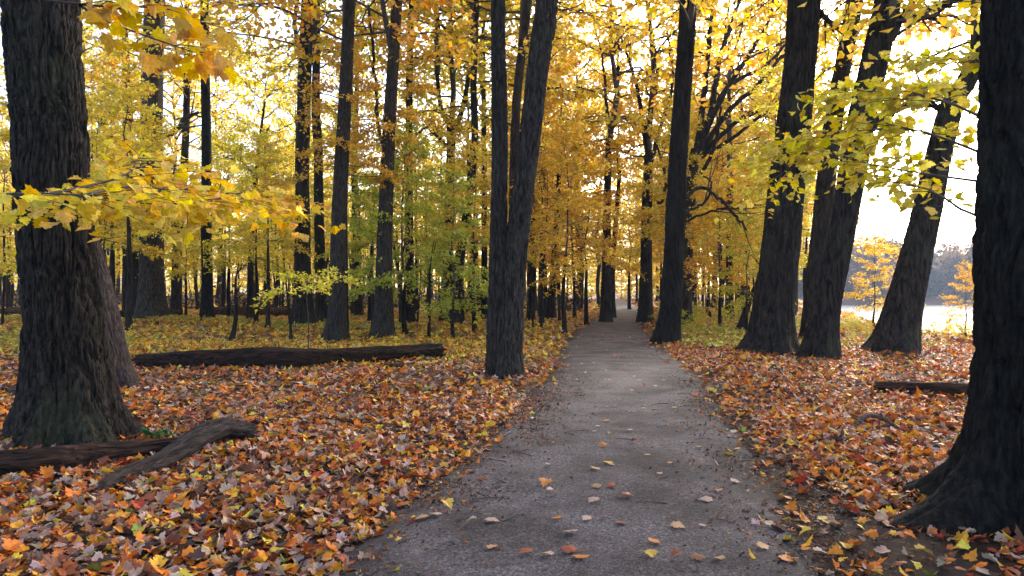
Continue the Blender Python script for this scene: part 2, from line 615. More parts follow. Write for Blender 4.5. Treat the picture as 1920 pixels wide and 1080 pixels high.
def trunk_acc(acc, pts, rads, seg, dz, flare=0.5, hf=0.45, lobes=5, depth=0.012, k=9.0, seed=0, m=0, root_z=0.0, ridge=0.16):
    """tapered trunk along pts with a flared, lobed foot and vertical bark ridges"""
    p4 = np.hstack([np.asarray(pts, float), np.asarray(rads, float)[:, None]])
    Ltot = np.linalg.norm(np.diff(p4[:, :3], axis=0), axis=1).sum()
    n = max(6, int(Ltot / dz))
    s = catmull(p4, n)
    p, r = s[:, :3], np.maximum(s[:, 3], 0.004)
    t = nrm(np.gradient(p, axis=0))
    u = nrm(np.array([1.0, 0, 0]) - t[:, :1] * t)
    v = np.cross(t, u)
    th = np.arange(seg) / seg * 2 * np.pi
    ct, st = np.cos(th)[None], np.sin(th)[None]
    zz = (p[:, 2:3] - root_z)
    lob = 0.55 * np.cos(lobes * th + seed)[None] + 0.35 * np.cos((lobes - 2) * th + seed * 2.3)[None] + 0.3 * vnoise(ct * 1.5 + seed, st * 1.5, 0 * ct, seed + 7)
    fl = flare * np.exp(-np.maximum(zz, -0.1) / hf) * (1 + 0.8 * lob) + 0.02 * np.exp(-np.maximum(zz, 0) / (hf * 5)) * (1 + 0.6 * lob)
    rr = r[:, None] * (1 + fl)
    cx, cy = ct * r[:, None], st * r[:, None]
    big = 0.06 * vnoise(cx * 3 + seed, cy * 3, zz * 0.7 + 0 * cx, seed + 1) + 0.03 * vnoise(cx * 7, cy * 7 + seed, zz * 2 + 0 * cx, seed + 2)
    rr = rr * (1 + big)
    if depth > 0:
        rm = r.mean()
        wx = ct * rm * k + 0.6 * vnoise(cx * 4, cy * 4, zz * 2 + 0 * cx, seed + 11)
        wy = st * rm * k + 0.6 * vnoise(cx * 4 + 9, cy * 4, zz * 2 + 0 * cx, seed + 12)
        n1 = vnoise(wx * 1.6, wy * 1.6, zz * k * ridge + 0 * cx, seed + 3)
        n2 = vnoise(wx * 3.3, wy * 3.3, zz * k * ridge * 2.4 + 0 * cx, seed + 4)
        f = np.minimum(np.abs(n1) * 4, 1) * 0.65 + np.minimum(np.abs(n2) * 3.5, 1) * 0.35
        f2 = vnoise(wx * 9, wy * 9, zz * k * 2.0 + 0 * cx, seed + 5)
        rr = rr + depth * (f - 1) + depth * 0.25 * f2
    V = p[:, None] + rr[..., None] * (ct[..., None] * u[:, None] + st[..., None] * v[:, None])
    i, j = np.meshgrid(np.arange(n - 1), np.arange(seg), indexing='ij')
    q = np.stack([i * seg + j, i * seg + (j + 1) % seg, (i + 1) * seg + (j + 1) % seg, (i + 1) * seg + j], -1).reshape(-1, 4)
    acc.add(V.reshape(-1, 3), q, m, smooth=True)
    Vt = np.vstack([V[-1], p[-1] + t[-1] * r[-1] * 0.3])
    acc.add(Vt, [[x, (x + 1) % seg, seg] for x in range(seg)], m, smooth=True)
    return p, r


def crown_acc(rng, h, rad, nb, z0, leafsize, shape, spacing, nsub, up=(0.1, 0.9), leader_r=0.1, prof='round', droop=0.25, sub=0.5):
    """leafy crown around a leader along +z from z=0 to h"""
    a = Acc()
    zs = np.linspace(0, h, 7)
    lp = np.stack([rng.normal(0, 0.03 * rad, 7) * (zs > 0), rng.normal(0, 0.03 * rad, 7) * (zs > 0), zs], 1)
    tube(a, lp, np.linspace(leader_r, leader_r * 0.12, 7), 6, 0)
    az = rng.uniform(0, 6.28)
    for b in range(nb):
        f = (b + rng.uniform(0, 1)) / nb
        z = z0 + (h * 0.96 - z0) * f
        az += 2.4 + rng.normal(0, 0.35)
        if prof == 'round':
            ln = rad * (0.45 + 0.75 * math.sin(math.pi * min(1, 0.15 + f * 0.8)))
        else:
            ln = rad * (1.05 - 0.75 * f)
        ln *= rng.uniform(0.65, 1.15)
        el = up[0] + (up[1] - up[0]) * f + rng.normal(0, 0.12)
        hd = np.array([math.cos(az), math.sin(az), 0])
        sd = np.array([-hd[1], hd[0], 0])
        base = np.array([np.interp(z, zs, lp[:, 0]), np.interp(z, zs, lp[:, 1]), z])
        bend = rng.normal(0, 0.12)
        poly = [base + hd * ln * u * math.cos(el) + UP * ln * (u * math.sin(el) - 0.25 * u * u * (1 - f)) + sd * bend * ln * u * u
                + (rng.normal(0, 0.03 * ln, 3) if 0 < u < 1 else 0) for u in (0, 0.25, 0.5, 0.75, 1)]
        bough(a, poly, max(0.012, leader_r * 0.42 * ln / rad), ln * sub, nsub, spacing, leafsize, shape, rng, droop, 0, 1)
    return a


rC = np.random.default_rng(5)
CROWN_MATS = [M_TWIG, M_LEAF]
BIG = [crown_acc(rC, 14, 5.2, 28, 0.3, 0.21, 'far', 0.24, 13, leader_r=0.10).mesh('crown', CROWN_MATS) for _ in range(4)]
WOOD = [crown_acc(rC, 14, 4.4, 28, 0.0, 0.26, 'far', 0.23, 13, leader_r=0.16).mesh('crown', CROWN_MATS) for _ in range(4)]
UNDER = [crown_acc(rC, 6.0, 2.7, 30, 0.0, 0.145, 'mid', 0.085, 15, up=(0.0, 0.7), leader_r=0.045, prof='cone', droop=0.15).mesh('crown', CROWN_MATS) for _ in range(5)]
SMALL = [crown_acc(rC, 1.5, 0.85, 11, 0.0, 0.12, 'mid', 0.09, 9, up=(0.0, 0.6), leader_r=0.012, prof='cone', droop=0.1).mesh('crown', CROWN_MATS) for _ in range(3)]


SHORE = [crown_acc(rC, 11, 4.5, 44, 0.0, 0.55, 'far', 0.32, 13, leader_r=0.16, prof='round').mesh('crown', CROWN_MATS) for _ in range(3)]


def put_crown(root, me, loc, rotz, scale, colour, tilt=(0, 0), zs=1.0):
    o = link('crown', me, root, loc)
    o.rotation_euler = (tilt[0], tilt[1], rotz)
    o.scale = (scale, scale, scale * zs)
    o.color = colour
    return o


def tree(label, line, d, colour=YEL, crown='big', ext=None, near=0, flare=0.36, barkm=None, name='maple_tree', group=None, seed=1, hf=0.45, cs=1.0, stems=None, top_clip=None, limbs=(), ctop=None, lobes=5, clow=0.66):
    """line: (px, py, width px) on the photograph from the foot upward, at distance d"""
    b = line[0]
    foot = W(b[0], b[1], d)
    foot[2] = gz(foot[0], foot[1])
    root = empty(name, foot, label, 'tree', group)
    allt = [line] + (stems or [])
    tips = []
    for si, ln in enumerate(allt):
        pts, rads = [], []
        for k, (px, py, w) in enumerate(ln):
            p = W(px, py, d) - foot
            if k == 0 and si == 0:
                p[2] = -0.12
            pts.append(p)
            rads.append(w / 2 / F * d)
        if ext:
            v = pts[-1] - pts[-2]
            v = v / max(v[2], 0.05)
            v[:2] *= 0.6
            need = ext - pts[-1][2]
            if need > 1:
                pts.append(pts[-1] + v * need * 0.5)
                rads.append(rads[-1] * 0.85)
                pts.append(pts[-1] + v * np.array([0.5, 0.5, 1]) * need * 0.5)
                rads.append(rads[-1] * 0.8)
        a = Acc()
        if near:
            seg, dz, dep, kk = (360, 0.011, 0.055, 9.0) if near == 2 else (180, 0.022, 0.034, 9.0)
        else:
            seg, dz, dep, kk = 40, 0.10, 0.018, 8.0
        trunk_acc(a, pts, rads, seg, dz, flare if si == 0 else 0, hf, lobes, dep, kk, seed * 17 + si * 5)
        bm = barkm or M_BARK
        a.build('trunk' if si == 0 else 'stem', [bm], root)
        tip = pts[-1]
        if ext:
            zc = ext * clow
            zz = [q_[2] for q_ in pts]
            tip = np.array([np.interp(zc, zz, [q_[c_] for q_ in pts]) for c_ in (0, 1)] + [zc])
        tips.append((tip, pts[-1] - pts[-2], rads[-1]))
    for li, lm in enumerate(limbs):
        a = Acc()
        pl = [W(px, py, d + dd) - foot for px, py, w, dd in lm]
        rl = [w / 2 / F * d for px, py, w, dd in lm]
        s = catmull(np.hstack([np.array(pl), np.array(rl)[:, None]]), 6 * len(pl))
        s[1:-1, :3] += R.normal(0, 0.02, (len(s) - 2, 3))
        tube(a, s[:, :3], np.maximum(s[:, 3], 0.008), 8, 0)
        # side shoots
        for f in R.uniform(0.45, 0.95, 4):
            b0 = s[int(f * (len(s) - 1))]
            tn = nrm(s[-1, :3] - s[0, :3] + R.normal(0, 0.6, 3) * np.linalg.norm(s[-1, :3] - s[0, :3]))
            ll = R.uniform(0.8, 2.0)
            tt = np.linspace(0, 1, 5)[:, None]
            sp = b0[:3] + tn * ll * tt + UP * 0.25 * ll * tt * tt
            tube(a, sp, np.linspace(max(b0[3] * 0.5, 0.01), 0.005, 5), 4, 0, cap=False)
        a.build('limb', [bm], root)
    if crown:
        for ti, (tp, tv, tr) in enumerate(tips):
            v = nrm(tv)
            tilt = (math.asin(-v[1]) * 0.6, math.asin(v[0]) * 0.6)
            lib = {'big': BIG, 'wood': WOOD, 'under': UNDER}[crown]
            put_crown(root, lib[(seed + ti) % len(lib)], tp - v * 0.5, seed * 1.7 + ti, cs, colour, tilt)
    return root


# ------------------------------------------------------------------ the trees one can point to, left to right
tree('thick grey trunk at the far left foreground, its flared foot behind two logs',
     [(124, 838, 142), (124, 720, 136), (120, 600, 128), (101, 400, 124), (90, 200, 124), (77, 0, 128)], 6.75, YEL, clow=0.95, ext=11, near=2, flare=0.62, barkm=M_BARK_NEAR, seed=2, hf=0.33)
tree('brown peeling trunk leaning up behind the thick grey foreground trunk',
     [(200, 728, 84), (184, 600, 74), (157, 480, 66), (122, 380, 62), (85, 200, 58)], 10.6, GOLD, clow=0.95, ext=11, near=1, flare=0.35, barkm=M_GREYLOG, seed=3)
tree('straight dark trunk with wide root flare right of the brown leaning trunk',
     [(284, 608, 48), (284, 540, 42), (284, 430, 40), (284, 300, 39), (286, 150, 37), (290, 0, 36)], 31, YEL, ext=17, barkm=M_BARK_PALE, seed=4, flare=0.35, hf=0.7,
     limbs=[[(300, 258, 12, 0), (330, 245, 10, 0.3), (345, 225, 9, 0.5), (372, 210, 6, 0.5)], [(275, 250, 12, 0), (245, 245, 10, 0.2), (205, 255, 8, 0.2), (190, 225, 6, 0)]])
tree('crooked black trunk half hidden behind the straight dark flared trunk',
     [(264, 598, 24), (255, 520, 23), (244, 430, 22), (238, 330, 20), (240, 230, 18), (236, 120, 14)], 36, GOLD, ext=15, seed=5)
tree('slim bowed trunk just right of the dark flared trunk',
     [(330, 598, 20), (332, 500, 18), (336, 410, 16), (346, 300, 14), (350, 190, 12), (351, 80, 10)], 36, YEL, ext=17, seed=6)
tree('upright medium trunk between the slim bowed trunk and the broken snag',
     [(388, 606, 22), (388, 500, 20), (387, 380, 18), (387, 250, 17), (384, 120, 16), (383, 0, 15)], 31.5, YEL, ext=18, seed=7)
tree('thin broken snag with a bare pointed top leaning right',
     [(468, 606, 12), (470, 500, 11), (474, 400, 9), (482, 310, 7), (490, 240, 5), (497, 190, 3)], 31.5, crown=None, seed=8, name='dead_tree', flare=0.3,
     limbs=[[(477, 330, 4, 0), (455, 305, 3, 0.2), (425, 295, 2, 0.3)], [(486, 262, 4, 0), (500, 248, 3, 0), (504, 240, 2, 0)]])
tree('thick black trunk behind the small bright yellow-green sapling',
     [(570, 613, 40), (568, 540, 33), (567, 430, 28), (567, 300, 26), (571, 150, 25), (577, 0, 24)], 28, YEL, ext=16, seed=9, flare=0.5)
tree('slimmer black trunk close beside the thick black trunk on its right',
     [(604, 606, 22), (602, 520, 20), (598, 400, 18), (596, 280, 17), (592, 200, 16), (594, 60, 13)], 31, YGR, ext=17, seed=10)
tree('grey-brown trunk leaning right just behind the middle of the long fallen log',
     [(629, 641, 38), (632, 580, 32), (634, 480, 30), (637, 380, 28), (643, 260, 25), (650, 120, 23), (655, 0, 22)], 20, ORA, ext=13, barkm=M_BARK_PALE, seed=11, flare=0.4)
tree('short dark trunk right of the grey-brown leaning trunk, lost in leaves above',
     [(671, 596, 18), (670, 500, 17), (668, 400, 15), (664, 310, 12), (668, 200, 9)], 37, YGR, ext=15, seed=12)
tree('stout trunk behind the right half of the long fallen log, leaning slightly right',
     [(717, 632, 36), (719, 560, 31), (721, 450, 29), (726, 330, 26), (732, 200, 23), (741, 60, 21), (744, 0, 20)], 22, GOLD, ext=14, barkm=M_BARK_PALE, seed=13, flare=0.4,
     limbs=[[(727, 300, 8, 0), (708, 230, 7, 0.4), (702, 120, 6, 0.8), (690, 10, 5, 1)]])
tree('straight thin trunk between the stout trunk and the tree forked like a Y',
     [(768, 606, 18), (768, 500, 16), (767, 380, 15), (767, 250, 14), (768, 120, 12), (772, 0, 11)], 31.5, YEL, ext=18, seed=14,
     limbs=[[(770, 262, 6, 0), (790, 245, 5, 0.2), (806, 235, 4, 0.2)]])
tree('dark tree forked like a Y above the bright green understory',
     [(838, 603, 24), (840, 500, 20), (842, 400, 18), (845, 300, 17), (846, 240, 18)], 33, YGR, crown='wood', ext=None, seed=15, ctop=0,
     stems=[[(846, 246, 12), (838, 225, 10), (826, 200, 8), (818, 120, 7)], [(846, 246, 13), (858, 228, 11), (868, 200, 9), (880, 130, 8), (886, 40, 7)]],
     limbs=[[(843, 280, 6, 0), (826, 262, 5, 0.2), (812, 243, 3, 0.2)]])
tree('dark trunk leaning right, left of the double-stemmed tree',
     [(853, 610, 22), (860, 500, 20), (872, 420, 18), (884, 330, 16), (890, 250, 14), (888, 150, 12), (893, 20, 11)], 30, GOLD, ext=17, seed=16)
tree('pale slender trunk directly left of the double-stemmed tree',
     [(908, 598, 12), (908, 480, 11), (908, 350, 10), (907, 220, 9), (906, 80, 8)], 36, YEL, ext=18, seed=17)
tree('double-stemmed tree at the left edge of the path, stems parting in a V',
     [(952, 714, 54), (955, 640, 50), (960, 540, 46), (972, 430, 42), (988, 300, 40), (1000, 200, 41), (1012, 100, 42), (1020, 50, 44), (1023, 0, 38)], 11.9, GOLD, clow=0.95, ext=11, near=1, barkm=M_BARK_PALE, seed=18, flare=0.2, hf=0.3,
     stems=[[(930, 722, 40), (931, 640, 38), (934, 540, 36), (935, 430, 33), (937, 300, 31), (936, 150, 29), (934, 0, 28)]],
     limbs=[[(1026, 70, 16, 0), (1036, 50, 13, 0.1), (1040, 20, 10, 0.2), (1050, -40, 7, 0.3)]])
tree('dark trunk showing between the two stems of the double-stemmed tree',
     [(960, 615, 20), (962, 480, 19), (964, 330, 18), (968, 200, 17), (980, 80, 17), (990, 0, 16)], 27, GOLD, ext=15, seed=19)
tree('left one of two close thin trunks just right of the double-stemmed tree',
     [(1021, 600, 14), (1021, 540, 12), (1017, 460, 10), (1012, 380, 8)], 36, YEL, crown='under', ext=None, seed=20, cs=1.2)
tree('right one of two close thin trunks, curving right near the double-stemmed tree',
     [(1031, 600, 18), (1036, 530, 15), (1042, 450, 12), (1046, 370, 10), (1050, 300, 8)], 35.5, GOLD, crown='under', ext=None, seed=21, cs=1.3)
tree('straight trunk standing on the left edge of the far path',
     [(1137, 604, 21), (1137, 520, 18), (1138, 420, 15), (1140, 320, 13), (1142, 250, 11)], 33, YEL, crown='wood', ext=None, seed=22,
     limbs=[[(1142, 260, 9, 0), (1150, 215, 8, 0.2), (1158, 150, 6, 0.4), (1160, 60, 4, 0.5)], [(1142, 255, 8, 0), (1136, 180, 6, 0.3), (1128, 100, 4, 0.5), (1105, 20, 3, 0.6)]])
tree('dark thinner trunk close behind the straight trunk of the far path edge',
     [(1148, 598, 12), (1149, 500, 10), (1156, 400, 9), (1162, 320, 7)], 38, GOLD, crown='under', ext=None, seed=23, cs=1.4)
tree('dark trunk on the right edge of the far path, splitting into upright limbs',
     [(1210, 602, 27), (1211, 520, 23), (1212, 420, 20), (1215, 330, 18), (1216, 290, 15)], 33, GOLD, crown='wood', ext=None, seed=24,
     limbs=[[(1216, 300, 11, 0), (1206, 230, 9, 0.2), (1190, 150, 7, 0.5), (1165, 70, 4, 0.8)], [(1217, 300, 11, 0), (1218, 220, 9, 0.1), (1232, 140, 7, 0.1), (1220, 40, 5, 0.2)],
            [(1218, 310, 9, 0), (1238, 240, 7, 0.3), (1262, 150, 5, 0.5), (1250, 60, 4, 0.6)], [(1214, 360, 7, 0), (1240, 380, 6, -0.3), (1246, 330, 5, -0.6), (1232, 270, 4, -0.8)]])
tree('tall dark trunk right of the path with dead crooked branches on its right',
     [(1252, 643, 44), (1257, 590, 40), (1262, 500, 38), (1267, 400, 36), (1272, 300, 35), (1281, 150, 33), (1291, 0, 32)], 19.6, GOLD, ext=13, near=1, seed=25, flare=0.3,
     limbs=[[(1284, 372, 8, 0), (1310, 352, 7, 0.3), (1340, 365, 6, 0.4), (1392, 420, 5, 0.6), (1400, 432, 3, 0.6)], [(1280, 400, 6, 0), (1320, 380, 5, 0.4), (1335, 345, 4, 0.5), (1318, 330, 3, 0.5)],
            [(1282, 415, 5, 0), (1340, 395, 4, 0.3), (1398, 388, 3, 0.4), (1428, 384, 2, 0.5)]])
tree('tree with a fan of long upswept limbs behind the tall dark trunk',
     [(1284, 600, 26), (1286, 500, 24), (1292, 400, 22), (1298, 320, 22), (1306, 280, 20)], 30, GOLD, crown=None, seed=26,
     limbs=[[(1306, 290, 14, 0), (1330, 220, 12, 0.3), (1350, 110, 10, 0.6), (1380, 20, 7, 0.9), (1395, -40, 5, 1)],
            [(1306, 290, 14, 0), (1320, 180, 11, 0.2), (1330, 80, 9, 0.3), (1338, -20, 6, 0.4)],
            [(1308, 285, 13, 0), (1350, 190, 11, -0.2), (1400, 110, 8, -0.4), (1440, 40, 5, -0.6), (1450, 0, 4, -0.7)],
            [(1308, 280, 12, 0), (1360, 170, 9, 0.6), (1440, 120, 7, 1.0), (1490, 60, 4, 1.4)],
            [(1310, 290, 11, 0), (1370, 205, 9, -0.5), (1430, 150, 7, -0.8), (1490, 70, 4, -1)],
            [(1312, 292, 10, 0), (1380, 230, 8, 0.2), (1460, 190, 6, 0.4), (1520, 150, 3, 0.5)],
            [(1312, 296, 9, 0), (1370, 262, 7, -0.4), (1430, 215, 5, -0.6), (1480, 205, 3, -0.6)],
            [(1296, 350, 9, 0), (1330, 300, 7, -0.4), (1345, 250, 6, -0.5), (1352, 200, 4, -0.6)]])
tree('massive dark trunk with broad base right of the path, left of the leaning trio',
     [(1440, 672, 88), (1447, 610, 76), (1460, 500, 69), (1471, 390, 66), (1484, 270, 62), (1496, 150, 58), (1508, 0, 57)], 16.4, GOLD, ext=13, near=1, seed=27, flare=0.3, hf=0.5,
     limbs=[[(1528, 10, 14, 0), (1548, 35, 10, 0.2), (1570, 55, 8, 0.3)]])
tree('shadowed trunk sandwiched behind the massive trunk and the forking leaning trunk',
     [(1520, 645, 34), (1525, 560, 34), (1536, 460, 34), (1545, 380, 34), (1556, 280, 34), (1574, 160, 31), (1600, 20, 29), (1606, -30, 28)], 20, ORA, ext=13, seed=28, flare=0.3)
tree('leaning trunk that forks near the top of the picture above yellow sprays',
     [(1534, 674, 60), (1548, 590, 51), (1568, 490, 47), (1588, 390, 46), (1612, 240, 50), (1643, 100, 48), (1664, 0, 46)], 15.4, YEL, ext=13, clow=0.5, near=1, seed=29, flare=0.28, hf=0.4,
     limbs=[[(1630, 235, 24, 0), (1665, 215, 18, 0.3), (1715, 190, 11, 0.5), (1760, 178, 7, 0.6)], [(1660, 80, 20, 0), (1690, 40, 16, 0.1), (1710, 0, 13, 0.2), (1730, -60, 10, 0.3)],
            [(1670, 35, 14, 0), (1720, 25, 12, -0.2), (1780, 5, 10, -0.4), (1850, -25, 6, -0.6)], [(1690, 40, 9, 0), (1740, 30, 8, 0.4), (1775, 52, 5, 0.6)]])
tree('leaning trunk standing before the bright lake gap',
     [(1672, 664, 78), (1688, 600, 66), (1705, 530, 58), (1732, 420, 50), (1755, 310, 44), (1770, 250, 42), (1790, 185, 38), (1822, 130, 32)], 16.3, YEL, ext=12, clow=0.6, near=1, seed=30, flare=0.28, hf=0.4,
     limbs=[[(1778, 225, 18, 0), (1762, 205, 13, 0.3), (1735, 190, 9, 0.5)]])
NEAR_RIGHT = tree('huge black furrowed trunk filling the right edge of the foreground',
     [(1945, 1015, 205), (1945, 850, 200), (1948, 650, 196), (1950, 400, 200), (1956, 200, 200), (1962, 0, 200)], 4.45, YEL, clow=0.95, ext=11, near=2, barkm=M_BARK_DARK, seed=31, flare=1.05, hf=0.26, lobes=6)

# ------------------------------------------------------------------ near leafy sprays
def spray_part(root, poly, r0, sublen, nsub, spacing, size, colour, seed, droop=0.35, curl=0.3, start=0.2, shape='maple'):
    rg = np.random.default_rng(seed)
    a = Acc()
    bough(a, [np.array(p) - np.array(root.location) for p in poly], r0, sublen, nsub, spacing, size, shape, rg, droop, 0, 1, 0.16, start, curl, 5)
    o = a.build('branch', [M_TWIG, M_LEAF], root)
    o.color = colour
    return o


foot = W(-330, 700, 4.3)
foot[2] = gz(foot[0], foot[1])
lm = empty('young_maple', foot, 'young maple at the left edge whose golden branch crosses the thick grey trunk', 'tree')
a = Acc()
trunk_acc(a, [(0, 0, -0.1), (0.05, 0, 1.5), (0.0, 0.1, 3.2), (0.1, 0.1, 5.2)], [0.07, 0.055, 0.045, 0.02], 20, 0.1, 0.3, 0.2, 5, 0.004, 20, 3)
a.build('trunk', [M_BARK], lm)
fw = np.array(lm.location)
spray_part(lm, [fw + [0, 0, 1.9], W(0, 365, 4.0), W(160, 366, 4.4), W(300, 385, 5.0), W(420, 370, 5.8)], 0.011, 1.1, 24, 0.105, 0.095, (0.92, 0.66, 0.03, 1), 41, start=0.35)
spray_part(lm, [W(60, 366, 4.16), W(110, 360, 4.5), W(180, 345, 4.8), W(240, 325, 5.4), W(265, 285, 6.0)], 0.012, 1.1, 20, 0.105, 0.09, (0.92, 0.64, 0.03, 1), 42, start=0.2)
spray_part(lm, [W(160, 366, 4.4), W(220, 352, 5.0), W(300, 350, 6.0), W(430, 365, 7.0), W(520, 385, 8.2)], 0.012, 1.3, 28, 0.105, 0.095, (0.90, 0.56, 0.03, 1), 43, start=0.15)
spray_part(lm, [fw + [0, 0, 3.6], W(150, 10, 4.2), W(290, 10, 4.6), W(370, 40, 5.0)], 0.014, 0.5, 12, 0.08, 0.12, (0.80, 0.47, 0.02, 1), 44, start=0.55)
spray_part(lm, [W(150, 10, 4.2), W(200, 40, 4.6), W(310, 80, 5.0), W(400, 110, 5.5)], 0.010, 0.45, 9, 0.08, 0.12, (0.80, 0.47, 0.02, 1), 45, start=0.35)

# boughs of the huge right-hand trunk reaching back over the trunks behind it
for sd, poly, sl, nb_ in ((51, [W(1930, 270, 4.5), W(1800, 200, 5.0), W(1700, 175, 5.8), W(1600, 170, 6.8)], 1.3, 22),
                          (52, [W(1930, 330, 4.5), W(1800, 270, 5.2), W(1680, 240, 6.2), W(1560, 260, 7.6), W(1460, 330, 8.6)], 1.5, 26),
                          (53, [W(1930, 430, 4.5), W(1820, 402, 4.9), W(1740, 355, 5.6), W(1640, 335, 6.5)], 0.5, 8),
                          (54, [W(1930, 140, 4.5), W(1820, 110, 5.0), W(1740, 110, 5.4)], 0.7, 10),
                          (55, [W(1930, 350, 4.5), W(1760, 330, 5.6), W(1600, 300, 7.2), W(1480, 260, 8.4)], 1.2, 18)):
    spray_part(NEAR_RIGHT, poly, 0.012, sl, int(nb_ * 1.2), 0.09, 0.09, (0.66, 0.55, 0.035, 1), sd, start=0.3)

foot = W(577, 640, 14.0)
foot[2] = gz(foot[0], foot[1])
sap = empty('maple_sapling', foot, 'little sapling with a flat bright yellow-green spray before the thick black trunk', 'tree')
a = Acc()
trunk_acc(a, [(0, 0, -0.1), (0.02, 0, 0.8), (-0.02, 0, 1.3), W(577, 522, 14.0) - foot], [0.016, 0.013, 0.01, 0.006], 8, 0.08, 0.1, 0.2, 3, 0.0, 20, 3)
a.build('trunk', [M_TWIG], sap)
for sd, poly in ((61, [W(577, 562, 14), W(545, 545, 13.8), W(512, 550, 13.6), W(494, 562, 13.5)]), (62, [W(577, 540, 14), W(615, 522, 13.9), W(645, 520, 13.8), W(662, 528, 13.7)]),
                 (63, [W(577, 530, 14), W(560, 515, 14.4), W(530, 518, 14.8)]), (64, [W(577, 532, 14), W(600, 512, 14.5), W(625, 508, 15)]), (65, [W(577, 550, 14), W(590, 535, 13.5), W(600, 538, 13.0)])):
    spray_part(sap, poly, 0.006, 0.42, 14, 0.05, 0.085, (0.88, 0.80, 0.06, 1), sd, 0.15, 0.25, 0.15, 'mid')

# ------------------------------------------------------------------ understory maples
def under_tree(px, d, H, colour, label, variant, group='understory maples in the wood', name='understory_maple', rot=None, lib=None, lean=0.0, z0f=0.33, zs=1.0, cs=None):
    x = (px - 960) / F * d
    root = empty(name, (x, d, gz(x, d)), label, 'tree', group)
    lib = lib or UNDER
    h0 = H * z0f
    lr = (0.045 * (H - h0) / 6.0) if lib is UNDER else (0.16 * (H - h0) / 14.0 if lib is WOOD or lib is SHORE else 0.012 * (H - h0) / 1.5)
    a = Acc()
    r0 = 0.011 * H + 0.01
    j = R.normal(0, 0.02 * H, 4)
    trunk_acc(a, [(0, 0, -0.1), (j[0] * 0.5, j[1] * 0.5, h0 * 0.5), (0, 0, h0), (0, 0, h0 + 0.2)], [r0, r0 * 0.8, max(lr * 1.15, r0 * 0.45), lr], 10, 0.25, 0.3, 0.15, 3, 0.0, 8, variant)
    a.build('trunk', [M_BARK], root)
    base_h = 6.0 if lib is UNDER else 11.0 if lib is SHORE else (14.0 if lib is WOOD else 1.5)
    s = (H - h0) / base_h
    put_crown(root, lib[variant % len(lib)], (0, 0, h0), rot if rot is not None else variant * 2.1, cs or s, colour, zs=(s / cs if cs else 1.0))
    root.rotation_euler = (0, lean, 0)
    return root


NAMED = [
    (760, 23, 7.0, GRN, 'fresh green understory maple between the stout trunk and the Y-forked tree', UNDER, 0.25),
    (850, 21, 5.2, (0.52, 0.56, 0.05, 1), 'lime green understory maple just left of the double-stemmed tree', UNDER, 0.2),
    (700, 26, 6.0, (0.60, 0.60, 0.05, 1), 'pale green understory maple behind the stout trunk', UNDER, 0.25),
    (480, 30, 8.5, (0.70, 0.62, 0.05, 1), 'yellow-green maple wrapped around the thin broken snag', UNDER, 0.3),
    (430, 34, 9.5, YGR, 'tall yellow-green maple behind the upright medium trunk', UNDER, 0.3),
    (180, 26, 9.0, YEL, 'bright yellow maple filling the gap right of the thick foreground trunk', UNDER, 0.35),
    (210, 34, 13.0, GOLD, 'tall golden maple behind the crooked black trunk', UNDER, 0.35),
    (-20, 22, 8.0, YEL, 'yellow maple at the left picture edge behind the foreground trunk', UNDER, 0.3),
    (648, 20.6, 9.0, AMB, 'amber maple with high orange sprays over the middle of the picture', UNDER, 0.55),
    (733, 22.9, 10.5, AMB, 'amber maple with high sprays crossing the stout trunk', UNDER, 0.55),
    (1060, 24, 7.6, GOLD, 'golden maple between the double-stemmed tree and the path', UNDER, 0.34),
    (1100, 30, 8.5, AMB, 'deep golden maple left of the far path', UNDER, 0.3),
    (1180, 55, 12, YEL, 'yellow maple arching over the far end of the path', UNDER, 0.3),
    (1350, 27, 6.2, AMB, 'orange maple right of the tall dark trunk with crooked branches', UNDER, 0.3),
    (1400, 24, 4.6, (0.62, 0.56, 0.04, 1), 'small yellow-green maple left of the massive dark trunk', UNDER, 0.25),
    (1330, 38, 9.0, GOLD, 'golden maple behind the tree with upswept limbs', UNDER, 0.3),
    (1640, 24, 3.6, GOLD, 'low golden maple left of the trunk standing before the lake gap', UNDER, 0.25),
    (1812, 21, 2.3, (0.88, 0.52, 0.03, 1), 'tiny orange-yellow maple by the lake beside the huge black trunk', UNDER, 0.25),
    (1480, 30, 11.0, AMB, 'tall orange maple behind the massive dark trunk', UNDER, 0.35),
]
for k, (px, d, H, colr, lab, lib, z0) in enumerate(NAMED):
    under_tree(px, d, H, colr, lab, k, None, lib=lib, z0f=z0, name='maple_sapling' if H < 2.5 else 'understory_maple')

# remaining understory and tall wood, scattered clear of the path and of the lake view
def where(px):
    for lim, txt in ((140, 'beyond the thick grey foreground trunk'), (330, 'beyond the dark flared trunk'), (530, 'behind the thin broken snag'), (680, 'behind the pair of black trunks'),
                     (820, 'behind the stout trunk'), (930, 'behind the Y-forked tree'), (1110, 'between the double-stemmed tree and the path'), (1240, 'over the far path'),
                     (1420, 'behind the tree with upswept limbs'), (1560, 'behind the massive dark trunk')):
        if px < lim:
            return txt
    return 'near the lake edge'


rT = np.random.default_rng(23)
cols = [YEL, YEL, GOLD, GOLD, YGR, YGR, AMB, ORA]
cname = {YEL: 'yellow', GOLD: 'golden', YGR: 'yellow-green', AMB: 'amber', ORA: 'orange', GRN: 'green'}


